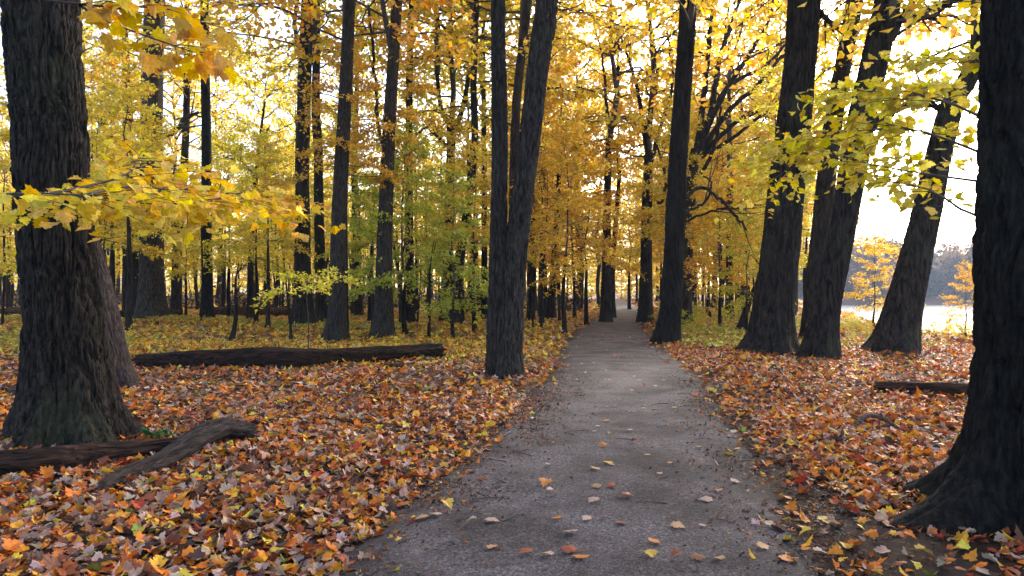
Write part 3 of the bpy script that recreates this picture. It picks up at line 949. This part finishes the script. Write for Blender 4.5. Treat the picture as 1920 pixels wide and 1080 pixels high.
def scatter(n, dlo, dhi, Hlo, Hhi, lib, z0, kindname, word, pxlo=-150, pxhi=1560, minpath=2.6):
    placed = 0
    tries = 0
    spots = []
    while placed < n and tries < 5000:
        tries += 1
        px = rT.uniform(pxlo, pxhi)
        d = math.sqrt(rT.uniform(dlo ** 2, dhi ** 2))
        x = (px - 960) / F * d
        if abs(x - float(path_x(d))) < minpath:
            continue
        if lake_s(np.array(x), np.array(d)) > -0.5 and d > 18:
            continue
        if any((x - sx) ** 2 + (d - sy) ** 2 < (0.045 * (dlo + dhi)) ** 2 for sx, sy in spots):
            continue
        spots.append((x, d))
        H = rT.uniform(Hlo, Hhi)
        left = px < 960
        pal = cols if not left else [YEL, YEL, YGR, YGR, YEL, GOLD, YGR, YEL]
        if px > 1000:
            pal = [YEL, GOLD, GOLD, GOLD, AMB, ORA, YGR, YEL]
        c = pal[rT.integers(len(pal))]
        w = where(px)
        under_tree(px, d, H, c, f'{word} {cname[c]} maple {w}', int(rT.integers(100)), f'{word} maples {w}', kindname, rot=rT.uniform(0, 6.28), lib=lib, z0f=z0 * rT.uniform(0.85, 1.15))
        placed += 1


scatter(70, 24, 55, 5.5, 10.5, UNDER, 0.42, 'understory_maple', 'slender')
scatter(40, 38, 75, 14, 21, WOOD, 0.36, 'maple_tree', 'tall distant', minpath=3.5)
scatter(18, 33, 62, 15, 21, WOOD, 0.33, 'maple_tree', 'tall arching', pxlo=960, pxhi=1500, minpath=3.0)
scatter(12, 62, 118, 12, 19, WOOD, 0.25, 'maple_tree', 'overhanging', pxlo=1085, pxhi=1260, minpath=1.9)
scatter(44, 70, 120, 13, 20, WOOD, 0.3, 'maple_tree', 'far off', pxlo=-100, pxhi=1500, minpath=2.5)

for k, (px, d, H) in enumerate(((1136, 112, 9), (1150, 126, 12), (1166, 124, 9), (1182, 128, 13), (1198, 116, 9), (1214, 122, 12), (1232, 112, 10))):
    under_tree(px, d, H, [YEL, GOLD, YGR][k % 3], f'{["yellow", "golden", "yellow-green"][k % 3]} maple closing the far end of the path', k, 'maples closing the far end of the path', lib=UNDER if k % 2 == 0 else WOOD, z0f=0.12)

# the wood that closes the view as one mass
rF = np.random.default_rng(91)
a = Acc()
n = 125000
d = np.sqrt(rF.uniform(85 ** 2, 150 ** 2, n))
x = rF.uniform(-1.6, 0.5, n) * d
z = 0.6 + 15.5 * rF.random(n) ** 1.1
k = (lake_s(x, d) < -0.4) & (vnoise(x * 0.22, d * 0.22, z * 0.35, 4) + 0.6 * vnoise(x * 0.7, d * 0.7, z * 0.9, 5) > -0.12) & ((np.abs(x - path_x(d)) > 2.0) | (d > 108))
x, d, z = x[k], d[k], z[k]
n = len(x)
cc = np.array([(0.88, 0.66, 0.05), (0.88, 0.58, 0.04), (0.66, 0.62, 0.06), (0.78, 0.46, 0.04), (0.45, 0.48, 0.07)])
pk = (vnoise(x * 0.08, d * 0.08, z * 0.1, 6) * 0.5 + 0.5) * 3.2 + rF.normal(0, 0.9, n)
col = cc[np.clip(pk.astype(int), 0, 4)] * rF.uniform(0.6, 1.15, (n, 1))
az = rF.uniform(0, 6.283, n)
leaves(a, np.stack([x, d, gh(x, d) + z + 0.2], 1), np.stack([np.cos(az), np.sin(az), rF.normal(-0.1, 0.4, n)], 1), UP + rF.normal(0, 0.7, (n, 3)), rF.uniform(0.35, 0.75, n), 'far', col, 1, rF)
for q_ in range(360):
    dd = rF.uniform(80, 150)
    xx = rF.uniform(-1.6, 0.5) * dd
    if lake_s(np.array(xx), np.array(dd)) > -0.5 or abs(xx - float(path_x(dd))) < 3:
        continue
    hh, r0 = rF.uniform(8, 18), rF.uniform(0.06, 0.18)
    z0 = gz(xx, dd) - 0.1
    tube(a, [(xx, dd, z0), (xx + rF.normal(0, .3), dd, z0 + hh * .5), (xx + rF.normal(0, .6), dd, z0 + hh)], [r0, r0 * .7, r0 * .3], 6, 0)
tag(a.build('far_wood', [M_BARK, M_FARLEAF]), 'dense yellow wood closing the view behind all the trunks', 'wood', kind='stuff')

# dark brush on the floor of the far wood
a = Acc()
n = 42000
d = np.sqrt(rF.uniform(44 ** 2, 84 ** 2, n))
x = rF.uniform(-1.5, 0.12, n) * d
z = np.abs(rF.normal(0, 0.55, n))
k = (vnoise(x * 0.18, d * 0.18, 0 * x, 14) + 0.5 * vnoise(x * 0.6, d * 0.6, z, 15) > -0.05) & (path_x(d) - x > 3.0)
x, d, z = x[k], d[k], z[k]
n = len(x)
az = rF.uniform(0, 6.283, n)
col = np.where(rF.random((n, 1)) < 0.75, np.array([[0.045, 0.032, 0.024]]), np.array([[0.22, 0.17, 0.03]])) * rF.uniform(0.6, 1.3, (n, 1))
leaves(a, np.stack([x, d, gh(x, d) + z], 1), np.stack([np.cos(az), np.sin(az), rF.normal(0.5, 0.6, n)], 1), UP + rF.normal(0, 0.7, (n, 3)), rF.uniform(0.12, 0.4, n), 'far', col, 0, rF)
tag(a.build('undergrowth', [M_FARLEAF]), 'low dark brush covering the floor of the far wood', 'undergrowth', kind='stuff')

# slim bare stems of the far wood
def pole(px, d, h, w, lean, label, group):
    x = (px - 960) / F * d
    root = empty('sapling', (x, d, gz(x, d)), label, 'tree', group)
    a = Acc()
    r0 = w / 2 / F * d
    trunk_acc(a, [(0, 0, -0.1), (lean * h * 0.3 + R.normal(0, .05), R.normal(0, .05), h * 0.35), (lean * h * 0.7 + R.normal(0, .06), 0, h * 0.7), (lean * h, 0, h)], [r0, r0 * 0.85, r0 * 0.6, r0 * 0.15], 8, 0.4, 0.25, 0.15, 3, 0, 8, int(px))
    for q in range(4):
        z = h * R.uniform(0.45, 0.9)
        v = np.array([R.normal(0, 1), R.normal(0, 0.6), 0.9])
        v = nrm(v) * h * 0.2
        b0 = np.array([lean * z, 0, z])
        tube(a, [b0, b0 + v * 0.5 + [0, 0, -0.02], b0 + v], [r0 * 0.35, r0 * 0.25, r0 * 0.08], 4, 0, cap=False)
    a.build('trunk', [M_BARK], root)


for k in range(84):
    d = rT.uniform(26, 58)
    px = rT.uniform(0, 1110) if k < 66 else rT.uniform(1215, 1420)
    x = (px - 960) / F * d
    if abs(x - float(path_x(d))) < 1.9:
        continue
    w = where(px)
    pole(px, d, rT.uniform(4, 9), rT.uniform(3, 7.5), rT.normal(0, 0.06), f'thin bare pole-like sapling {w}', f'pole-like saplings {w}')
for px, py, h, w, ln, lab in ((433, 642, 2.3, 9, 0.10, 'forked leafless sapling standing left of the small yellow-green sapling'), (803, 640, 3.0, 6, 0.06, 'thin leafless sapling behind the right end of the long log'),
                              (1385, 622, 3.3, 14, 0.38, 'dark slanting sapling left of the massive dark trunk'), (545, 640, 1.3, 6, 0.0, 'short broken sapling stub beside the long log')):
    pole(px, GD(py), h, w, ln, lab, None)

# ------------------------------------------------------------------ shrubs by the lake
rS = np.random.default_rng(8)
for k in range(84):
    px = rS.uniform(1500, 1840) if k < 60 else rS.uniform(1225, 1420)
    d = rS.uniform(19, 30) if k < 60 else rS.uniform(24, 42)
    x = (px - 960) / F * d
    H = rS.uniform(0.25, 0.5) if k < 60 else rS.uniform(0.4, 0.9)
    c = [(0.62, 0.60, 0.05, 1), (0.75, 0.62, 0.05, 1), (0.46, 0.50, 0.04, 1), (0.75, 0.52, 0.04, 1)][rS.integers(4)]
    w = 'before the lake' if k < 60 else 'under the trees right of the path'
    root = empty('shrub', (x, d, gz(x, d) - 0.05), f'low yellow-green shrub {w}', 'shrub', f'low shrubs {w}')
    o = put_crown(root, SMALL[k % 3], (0, 0, 0), rS.uniform(0, 6.28), H / 1.2, c)
    o.name = 'foliage'

# trees on the far shore
for k in range(60):
    d = rS.uniform(186, 240)
    px = 1420 + (k * 7 % 60 + rS.uniform(0, 1)) / 60 * 480
    x = (px - 960) / F * d
    H = rS.uniform(7, 16)
    c = [(0.08, 0.10, 0.05, 1), (0.14, 0.13, 0.06, 1), (0.07, 0.10, 0.06, 1), (0.28, 0.15, 0.05, 1)][rS.integers(4)]
    under_tree(px, d, H, c, 'hazy tree on the far shore of the lake', k, 'trees along the far shore', 'maple_tree', lib=SHORE, z0f=0.06, cs=H / 10)

# ------------------------------------------------------------------ logs
def log(name, label, pts, rads, m, seed, lobes=0.0, cat='log', seg=48):
    p = np.asarray(pts, float)
    root = empty(name, p[0], label, cat)
    qr = Vector((p[-1] - p[0]).tolist()).to_track_quat('Z', 'Y')
    root.rotation_mode = 'QUATERNION'
    root.rotation_quaternion = qr
    MI = np.array(qr.inverted().to_matrix())
    a = Acc()
    NS = 140
    s = catmull(np.hstack([p - p[0], np.asarray(rads, float)[:, None]]), NS)
    pp, r = s[:, :3], s[:, 3]
    t = nrm(np.gradient(pp, axis=0))
    u = nrm(np.cross(t, UP))
    v = np.cross(u, t)
    th = np.arange(seg) / seg * 2 * np.pi
    sl = np.linspace(0, np.linalg.norm(p[-1] - p[0]), NS)[:, None]
    rr = r[:, None] * (1 + 0.24 * vnoise(np.cos(th)[None] * 1.5 + seed, np.sin(th)[None] * 1.5, sl * 1.3, seed) + 0.15 * vnoise(np.cos(th)[None] * 4.5, np.sin(th)[None] * 4.5, sl * 1.2, seed + 1) + 0.05 * vnoise(np.cos(th)[None] * 9, np.sin(th)[None] * 9, sl * 7, seed + 2))
    V = pp[:, None] + rr[..., None] * (np.cos(th)[None, :, None] * u[:, None] + np.sin(th)[None, :, None] * v[:, None])
    # ragged broken ends
    V[-1] += t[-1] * (rads[-1] * R.uniform(-0.1, 0.9, (seg, 1)))
    V[0] -= t[0] * (rads[0] * R.uniform(-0.1, 0.7, (seg, 1)))
    i, j = np.meshgrid(np.arange(NS - 1), np.arange(seg), indexing='ij')
    q = np.stack([i * seg + j, i * seg + (j + 1) % seg, (i + 1) * seg + (j + 1) % seg, (i + 1) * seg + j], -1).reshape(-1, 4)
    a.add(V.reshape(-1, 3) @ MI.T, q, 0, smooth=True)
    a.build('bark', [m], root)
    for end in (0, -1):
        e = Acc()
        e.add(np.vstack([V[end], pp[end]]) @ MI.T, [[x, (x + 1) % seg, seg] for x in range(seg)], 0)
        e.build('broken_end', [M_BREAK], root)
    return root


def on(px, py, r=0.1, bury=0.25):
    d = GD(py)
    x = (px - 960) / F * d
    return (x, d, gz(x, d) + r * (1 - bury))


log('fallen_log', 'long dark fallen log with mossy top lying across the leaves on the left',
    [on(262, 690, .17), on(400, 691, .2), on(540, 689, .2), on(680, 680, .18), on(822, 672, .17)], [0.13, 0.2, 0.22, 0.19, 0.16], M_LOG, 3)
log('fallen_branch', 'bent grey-brown branch with a rounded raised end in the left foreground',
    [on(195, 930, .05), on(250, 905, .07), W(310, 862, 5.75), W(365, 826, 6.1), W(415, 806, 6.4), W(468, 810, 6.6)], [0.05, 0.075, 0.10, 0.108, 0.11, 0.085], M_GREYLOG, 5, cat='branch')
log('fallen_log', 'dark log at the left edge lying in front of the thick grey trunk',
    [on(-60, 902, .1, .1), on(80, 893, .1, .1), on(200, 872, .1, .1), on(330, 858, .09, .2)], [0.12, 0.115, 0.10, 0.07], M_LOG, 7)
log('fallen_log', 'short brown log lying on the right, running behind the huge black trunk',
    [on(1645, 734, .08), on(1720, 738, .1), on(1800, 742, .1), on(1880, 745, .1)], [0.075, 0.10, 0.105, 0.1], M_LOG, 9)
log('fallen_branch', 'small arched stick on the leaves right of the path',
    [on(1600, 800, .02), W(1625, 780, 7.7), W(1655, 785, 7.7), on(1692, 806, .02)], [0.018, 0.024, 0.022, 0.014], M_GREYLOG, 11, cat='branch', seg=12)
log('fallen_log', 'rotten chunk of wood in front of the right end of the long log',
    [on(722, 690, .06), on(745, 690, .07), on(778, 686, .06)], [0.06, 0.075, 0.05], M_LOG, 13)
log('fallen_log', 'dark log lying deep in the wood behind the dark flared trunk',
    [on(120, 603, .2), on(230, 604, .2), on(330, 600, .2)], [0.22, 0.25, 0.2], M_LOG, 15)
log('fallen_log', 'long dark log far back between the snag and the black trunks',
    [on(400, 598, .3), on(480, 598, .3), on(560, 596, .3)], [0.25, 0.32, 0.25], M_LOG, 17)
log('fallen_log', 'dark log far back at the left picture edge',
    [on(-40, 602, .2), on(40, 600, .2), on(90, 598, .2)], [0.3, 0.33, 0.25], M_LOG, 19)
log('fallen_branch', 'pale grey stick lying left of the thick foreground trunk',
    [on(-30, 690, .03), on(20, 682, .03), on(60, 672, .03)], [0.03, 0.035, 0.02], M_GREYLOG, 21, cat='branch', seg=12)
for k, (x0, y0, x1, y1, lab) in enumerate(((85, 850, 135, 905, 'thin forked twig leaning on the dark foreground log'), (215, 905, 300, 890, 'crooked twig lying across the bent branch'), (640, 745, 658, 775, 'short dark twig poking from the leaves left of the path'),
                                           (330, 735, 385, 728, 'dark scrap of branch half buried behind the bent branch'), (495, 800, 560, 790, 'dark twig half buried left of the path'), (1272, 828, 1350, 812, 'long thin twig on the right half of the path'))):
    P0, P1 = np.array(on(x0, y0, .01)), np.array(on(x1, y1, .01))
    mid = (P0 + P1) / 2 + [R.normal(0, .02), R.normal(0, .03), 0.03]
    a = Acc()
    tube(a, catmull([P0, mid, P1], 9), np.linspace(0.012, 0.004, 9), 6, 0)
    sd = P0 + (P1 - P0) * 0.55 + [0, 0, 0.02]
    tube(a, [sd, sd + [0.05, 0.06, 0.05], sd + [0.08, 0.13, 0.06]], [0.006, 0.004, 0.002], 5, 0)
    tag(a.build('twig', [M_TWIG]), lab, 'twig')

# green seedling beside the foreground trunk
pr = np.array(on(290, 828, 0))
root = empty('green_seedling', pr, 'small green-leaved seedling at the foot of the thick grey trunk', 'plant')
rg = np.random.default_rng(3)
a = Acc()
for q in range(6):
    v = np.array([rg.normal(0, .08), rg.normal(0, .06), rg.uniform(.08, .2)])
    tube(a, [(0, 0, 0), v * .6, v], [.004, .003, .002], 4, 0)
    leaves(a, [v] * 4, np.array([math.cos(q), math.sin(q), 0.0]) + rg.normal(0, .6, (4, 3)), UP + rg.normal(0, .4, (4, 3)), 0.08, 'mid', rnd_tint(4, rg), 1, rg)
a.build('foliage', [M_TWIG, M_LEAF], root).color = (0.05, 0.17, 0.04, 1)

# ------------------------------------------------------------------ leaf litter
PAL = np.array([(0.74, 0.21, 0.016), (0.80, 0.36, 0.025), (0.42, 0.11, 0.03), (0.44, 0.26, 0.17), (0.20, 0.07, 0.035), (0.09, 0.045, 0.032), (0.55, 0.38, 0.29), (0.80, 0.54, 0.05), (0.24, 0.29, 0.04), (0.42, 0.05, 0.02)])


def pick(w, n, rng):
    w = np.asarray(w, float)
    idx = rng.choice(len(PAL), n, p=w / w.sum())
    c = PAL[idx] * rng.uniform(0.65, 1.25, (n, 1)) * rng.normal(1, 0.06, (n, 3)).clip(0.8, 1.2)
    return np.clip(c, 0.005, 0.9)


def litter_prob(x, y):
    sd = x - path_x(y)
    dp = np.abs(sd)
    e = vnoise(x * 1.1, y * 0.9, 0 * x, 71) * 0.22 + vnoise(x * 4, y * 4, 0 * x, 72) * 0.12
    edge = np.where(sd < 0, PATH_HW - 0.02, PATH_HW + 0.22 + 0.65 * sstep(6.5, 3.5, y))
    pr_ = sstep(edge - 0.12, edge + 0.38, dp + e)
    thin = sstep(0.55, 0.8, vnoise(x * 0.7, y * 0.7, 0 * x, 75)) * 0.5
    return np.maximum(pr_ * (1 - thin), np.where(sd > 0, 0.11, 0.05) * sstep(PATH_HW - 0.4, PATH_HW + 0.1, dp))


rl = np.random.default_rng(77)
a = Acc()
for (d0, d1, dens, size, shape, curl) in ((1.5, 9.5, 300, 0.080, 'maple', 0.45), (1.5, 9.5, 170, 0.062, 'mid', 0.8), (1.5, 9.5, 150, 0.062, 'maple', 0.9), (9.5, 20, 170, 0.115, 'mid', 0.45), (20, 45, 34, 0.18, 'mid', 0.4), (45, 85, 6, 0.34, 'far', 0.3)):
    n = int(0.5 * 2.1 * (d1 ** 2 - d0 ** 2) * dens)
    y = np.sqrt(rl.uniform(d0 ** 2, d1 ** 2, n))
    x = rl.uniform(-1.05, 1.05, n) * y
    keep = (rl.random(n) < litter_prob(x, y)) & ((x / y) < 0.86) & (lake_s(x, y) < 0.6)
    keep &= np.abs(x / y) < 0.95
    x, y = x[keep], y[keep]
    n = len(x)
    z = gh(x, y) + rl.uniform(0.004, 0.045, n) * min(1.4, size / 0.1)
    az = rl.uniform(0, 6.283, n)
    tl = rl.normal(0, 0.2, n)
    dirs = np.stack([np.cos(az), np.sin(az), tl], 1)
    nn = UP + rl.normal(0, 0.34, (n, 3))
    # colours drift: yellow-green carpet far left, rusty on the right
    w_near = [32, 14, 19, 26, 14, 20, 15, 8, 1.2, 3]
    w_far = [12, 24, 4, 4, 3, 2, 2, 50, 14, 1]
    w_right = [38, 14, 26, 13, 14, 18, 6, 6, 1.0, 4]
    cN, cF, cR = pick(w_near, n, rl), pick(w_far, n, rl), pick(w_right, n, rl)
    fL = sstep(12, 17, y) * sstep(-0.5, -2.5, x - path_x(y)) + sstep(17, 26, y) * sstep(2.0, 4.0, x - path_x(y))
    ff = rl.random(n) < fL
    rr_ = (rl.random(n) < 0.85) & (x > path_x(y))
    c = np.where(ff[:, None], cF, np.where(rr_[:, None], cR, cN))
    leaves(a, np.stack([x, y, z], 1), dirs, nn, size * rl.uniform(0.55, 1.25, n), shape, c, 0, rl, curl)
n = 110000
y = np.sqrt(rl.uniform(1.5 ** 2, 15 ** 2, n))
x = path_x(y) + np.where(rl.random(n) < 0.4, -(PATH_HW + rl.normal(-0.02, 0.3, n)), PATH_HW + rl.normal(0.55, 0.42, n))
k = rl.random(n) < 0.55 * sstep(-0.5, 0.6, vnoise(x * 2.2, y * 1.6, 0 * x, 55)) * sstep(14, 5, y) + 0.10 * sstep(15, 9, y)
x, y = x[k], y[k]
n = len(x)
dd_ = np.abs(x - path_x(y))
zp = -0.004 + 0.012 * (1 - (dd_ / PATH_HW) ** 2).clip(-1, 1) - 0.055 * sstep(PATH_HW - 0.05, PATH_HW + 0.55, dd_) + 0.006
az = rl.uniform(0, 6.283, n)
leaves(a, np.stack([x, y, np.maximum(gh(x, y), zp) + rl.uniform(0.001, 0.008, n)], 1), np.stack([np.cos(az), np.sin(az), rl.normal(0, .15, n)], 1), UP + rl.normal(0, .25, (n, 3)), rl.uniform(0.01, 0.04, n), 'mid',
       pick([3, 1, 12, 3, 18, 40, 2, .5, .3, 1], n, rl) * 0.6, 0, rl)
tag(a.build('leaf_litter', [M_LITTER]), 'carpet of fallen orange, brown and yellow maple leaves on the forest floor', 'leaf litter', kind='stuff')

# sparse green ground cover among the far leaves
a = Acc()
n = 16000
y = np.sqrt(rl.uniform(13 ** 2, 40 ** 2, n))
x = rl.uniform(-0.8, 0.62, n) * y
sd = x - path_x(y)
pc = sstep(0.0, 0.5, vnoise(x * 0.35, y * 0.3, 0 * x, 91)) * np.where(sd < 0, sstep(15, 19, y) * sstep(-3, -5, sd), sstep(16, 19, y) * sstep(1.6, 2.6, sd) * 2.0)
k = (rl.random(n) < pc) & (lake_s(x, y) < 0.3)
x, y = x[k], y[k]
for rep in range(5):
    n = len(x)
    az = rl.uniform(0, 6.283, n)
    leaves(a, np.stack([x + rl.normal(0, .08, n), y + rl.normal(0, .08, n), gh(x, y) + rl.uniform(0.02, 0.16, n)], 1), np.stack([np.cos(az), np.sin(az), rl.uniform(0, 0.9, n)], 1), UP + rl.normal(0, .4, (n, 3)),
           rl.uniform(0.06, 0.14, n), 'mid', np.where((x > path_x(y))[:, None], np.array([0.42, 0.38, 0.05]), np.array([0.44, 0.37, 0.05])) * rl.uniform(0.6, 1.5, (n, 1)) * rl.normal(1, .12, (n, 3)).clip(.7, 1.3), 0, rl)
tag(a.build('ground_cover', [M_LITTER]), 'low yellow-green ground cover growing through the far leaves', 'ground cover', kind='stuff')

# ------------------------------------------------------------------ single leaves on the path
def leaf_data(seed, curl):
    rg = np.random.default_rng(seed)
    a = Acc()
    leaves(a, [(0, -0.45, 0.05)], [(0, 1, 0.05)], [UP], 1.0, 'maple', [(0.5, 0.5, 0.5)], 0, rg, curl)
    tube(a, [(0, -0.45, 0.05), (0.03, -0.7, 0.06), (0.09, -0.95, 0.1)], [0.018, 0.014, 0.012], 4, 0, cap=False)
    me = a.mesh('maple_leaf', [M_FALLEN])
    zmin = min(v.co.z for v in me.vertices)
    for v in me.vertices:
        v.co.z -= zmin
    return me


LM = [leaf_data(s, c) for s, c in ((1, 0.15), (2, 0.3), (3, 0.3), (4, 0.45), (5, 0.2), (9, 0.6))]
LC = {'pale pinkish': (0.55, 0.36, 0.27, 1), 'orange': (0.60, 0.21, 0.03, 1), 'yellow': (0.72, 0.42, 0.05, 1), 'rust red': (0.36, 0.09, 0.035, 1), 'brown': (0.22, 0.09, 0.045, 1), 'tan': (0.50, 0.28, 0.13, 1)}


def path_leaf(px, py, col, label, group=None, size=0.1):
    d = GD(py)
    x = (px - 960) / F * d
    u = abs(x - float(path_x(d)))
    z = -0.004 + 0.012 * max(-1, min(1, 1 - (u / PATH_HW) ** 2)) + 0.009
    z = max(z - 0.055 * float(sstep(PATH_HW - 0.05, PATH_HW + 0.55, np.array(u))), gz(x, d)) + 0.004
    o = link('maple_leaf', LM[R.integers(len(LM))], None, (x, d, z))
    o.rotation_euler = (R.normal(0, 0.1), R.normal(0, 0.1), R.uniform(0, 6.28))
    s = size * R.uniform(0.85, 1.15)
    o.scale = (s * R.uniform(0.8, 1.1), s, s * R.uniform(0.4, 0.75))
    c = np.array(LC[col][:3]) * R.uniform(0.85, 1.15)
    o.color = (*c, 1)
    tag(o, label, 'leaf', group or 'leaves lying on the path')


for px, py, col, lab in (
        (1220, 1048, 'yellow', 'pale yellow star-shaped leaf at the bottom middle of the path'), (1090, 1052, 'orange', 'orange leaf at the tip of the small heap near the bottom of the path'),
        (1066, 1038, 'rust red', 'rust red leaf in the small heap near the bottom of the path'), (1070, 1005, 'pale pinkish', 'pinkish leaf just behind the small heap on the path'),
        (984, 1043, 'rust red', 'curled rust red leaf left of the small heap on the path'), (1025, 1048, 'pale pinkish', 'pinkish leaf beside the curled rust red leaf'),
        (1272, 992, 'tan', 'large folded tan leaf in the middle of the near path'), (1164, 986, 'rust red', 'flat rust red leaf left of the large folded tan leaf'),
        (924, 982, 'pale pinkish', 'large pinkish leaf on the left side of the near path'), (921, 1032, 'tan', 'tan leaf near the lower left edge of the path'),
        (1022, 914, 'orange', 'upright orange leaf left of the path centre'), (1323, 941, 'pale pinkish', 'pinkish leaf on the right half of the path'),
        (1145, 916, 'rust red', 'larger rust red leaf at the path centre'), (1118, 918, 'tan', 'tan leaf touching the larger rust red leaf'), (1112, 945, 'pale pinkish', 'pinkish leaf below the rust red leaf at the path centre'),
        (1176, 934, 'rust red', 'curled rust red leaf right of the path centre'), (1138, 872, 'yellow', 'yellow leaf further up the path centre'), (1036, 932, 'pale pinkish', 'small pinkish leaf below the upright orange leaf'),
        (1131, 840, 'orange', 'bright orange leaf midway up the path'), (1188, 832, 'rust red', 'red leaf right of the bright orange leaf'), (885, 886, 'orange', 'rust orange leaf at the left path edge'),
        (1306, 1052, 'brown', 'dark brown leaf at the lower right of the path'), (1268, 1050, 'rust red', 'small rust red leaf right of the pale yellow star'), (1350, 1052, 'tan', 'flat tan leaf right of the dark brown leaf'),
        (530, 1062, 'yellow', 'yellow leaf alone on dark soil at the bottom left of the path'), (640, 1045, 'rust red', 'red leaf on the soil at the left of the path bottom'),
        (1546, 975, 'yellow', 'large yellow leaf on the dark soil right of the path'), (1510, 998, 'yellow', 'small yellow leaf below the large yellow leaf on dark soil'), (1470, 930, 'orange', 'orange leaf on dark soil by the right path edge'),
        (1735, 1045, 'yellow', 'bright yellow leaf before the huge black trunk'), (1445, 985, 'pale pinkish', 'pinkish leaf on the right margin of the path'), (1475, 1048, 'orange', 'orange leaf at the lower right margin of the path'),
        (1540, 1032, 'pale pinkish', 'pale leaf on dark soil near the bottom right'), (1432, 1028, 'tan', 'tan leaf at the bottom right margin of the path'), (1670, 985, 'orange', 'small orange leaf on the soil near the huge trunk foot'),
        (840, 955, 'yellow', 'yellow leaf lying at the left path margin'), (790, 975, 'tan', 'tan leaf on the dark soil left of the path'), (815, 968, 'pale pinkish', 'pinkish leaf beside the yellow leaf at the left path margin')):
    path_leaf(px, py, col, lab, size=0.08)
rp = np.random.default_rng(4)
names = list(LC)
for k in range(150):
    y = math.sqrt(rp.uniform(4.2 ** 2, 24 ** 2)) if k > 30 else rp.uniform(4, 9)
    x = float(path_x(y)) + rp.normal(0, 0.75)
    px, py = 960 + x / y * F, HOR + EYE * F / y
    c = names[rp.choice(len(names), p=[0.36, 0.16, 0.08, 0.12, 0.08, 0.2])]
    far_ = 'far' if y > 11 else 'middle'
    path_leaf(px, py, c, f'small {c} leaf lying flat on the {far_} stretch of the path', f'small leaves on the {far_} stretch of the path', size=rp.uniform(0.042, 0.075))

# little twigs on the path and its margins
for k in range(60):
    y = math.sqrt(rp.uniform(3.2 ** 2, 11 ** 2))
    s = rp.choice([-1, 1])
    x = float(path_x(y)) + s * abs(rp.normal(0.95, 0.4))
    ln = rp.uniform(0.06, 0.3)
    az = rp.uniform(0, 6.28)
    v = np.array([math.cos(az), math.sin(az), 0]) * ln
    z = max(gz(x, y), -0.004) + 0.014
    p0 = np.array([x, y, z])
    a = Acc()
    tube(a, catmull([p0 - v / 2, p0 + rp.normal(0, 0.1 * ln, 3) * [1, 1, 0] + [0, 0, 0.006], p0 + v / 2], 6), np.linspace(0.004, 0.0015, 6) * rp.uniform(0.7, 1.3), 4, 0)
    sidew = 'left' if s < 0 else 'right'
    tag(a.build('twig', [M_TWIG]), f'tiny dark twig lying on the {sidew} margin of the path', 'twig', f'tiny twigs on the {sidew} path margin')

# ------------------------------------------------------------------ the air over lake and wood
m, t, out = mat('thin_haze')
pv = t.nodes.new('ShaderNodeVolumePrincipled')
pv.inputs['Color'].default_value = (0.62, 0.76, 1.0, 1)
pv.inputs['Density'].default_value = 0.0005
pv.inputs['Anisotropy'].default_value = 0.2
t.links.new(pv.outputs[0], out.inputs['Volume'])
a = Acc()
x0, x1, y0, y1, z0, z1 = -301.5, 301.5, -27, 502, -4.6, 36
a.add([(x0, y0, z0), (x1, y0, z0), (x1, y1, z0), (x0, y1, z0), (x0, y0, z1), (x1, y0, z1), (x1, y1, z1), (x0, y1, z1)],
      [[0, 3, 2, 1], [4, 5, 6, 7], [0, 1, 5, 4], [1, 2, 6, 5], [2, 3, 7, 6], [3, 0, 4, 7]])
tag(a.build('haze', [m]), 'pale bluish haze over the lake and the far wood', 'haze', kind='stuff')

# loose twigs and bits on the dark soil right of the path, more than one could count
rq = np.random.default_rng(12)
a = Acc()
for k in range(420):
    y = math.sqrt(rq.uniform(3.0 ** 2, 8.5 ** 2))
    sgn = 1 if rq.random() < 0.75 else -1
    x = float(path_x(y)) + sgn * (PATH_HW + (rq.normal(0.4, 0.35) if sgn > 0 else rq.normal(0.05, 0.15)))
    ln = rq.uniform(0.03, 0.2)
    az = rq.uniform(0, 6.28)
    v = np.array([math.cos(az), math.sin(az), rq.normal(0, 0.08)]) * ln
    p0 = np.array([x, y, max(gz(x, y), -0.03) + 0.012])
    tube(a, [p0 - v / 2, p0 + rq.normal(0, 0.12 * ln, 3) * [1, 1, 0] + [0, 0, 0.005], p0 + v / 2], [0.0035, 0.003, 0.0012], 3, 0)
tag(a.build('twig_litter', [M_TWIG]), 'scatter of tiny broken twigs on the dark soil beside the path', 'twig litter', kind='stuff')
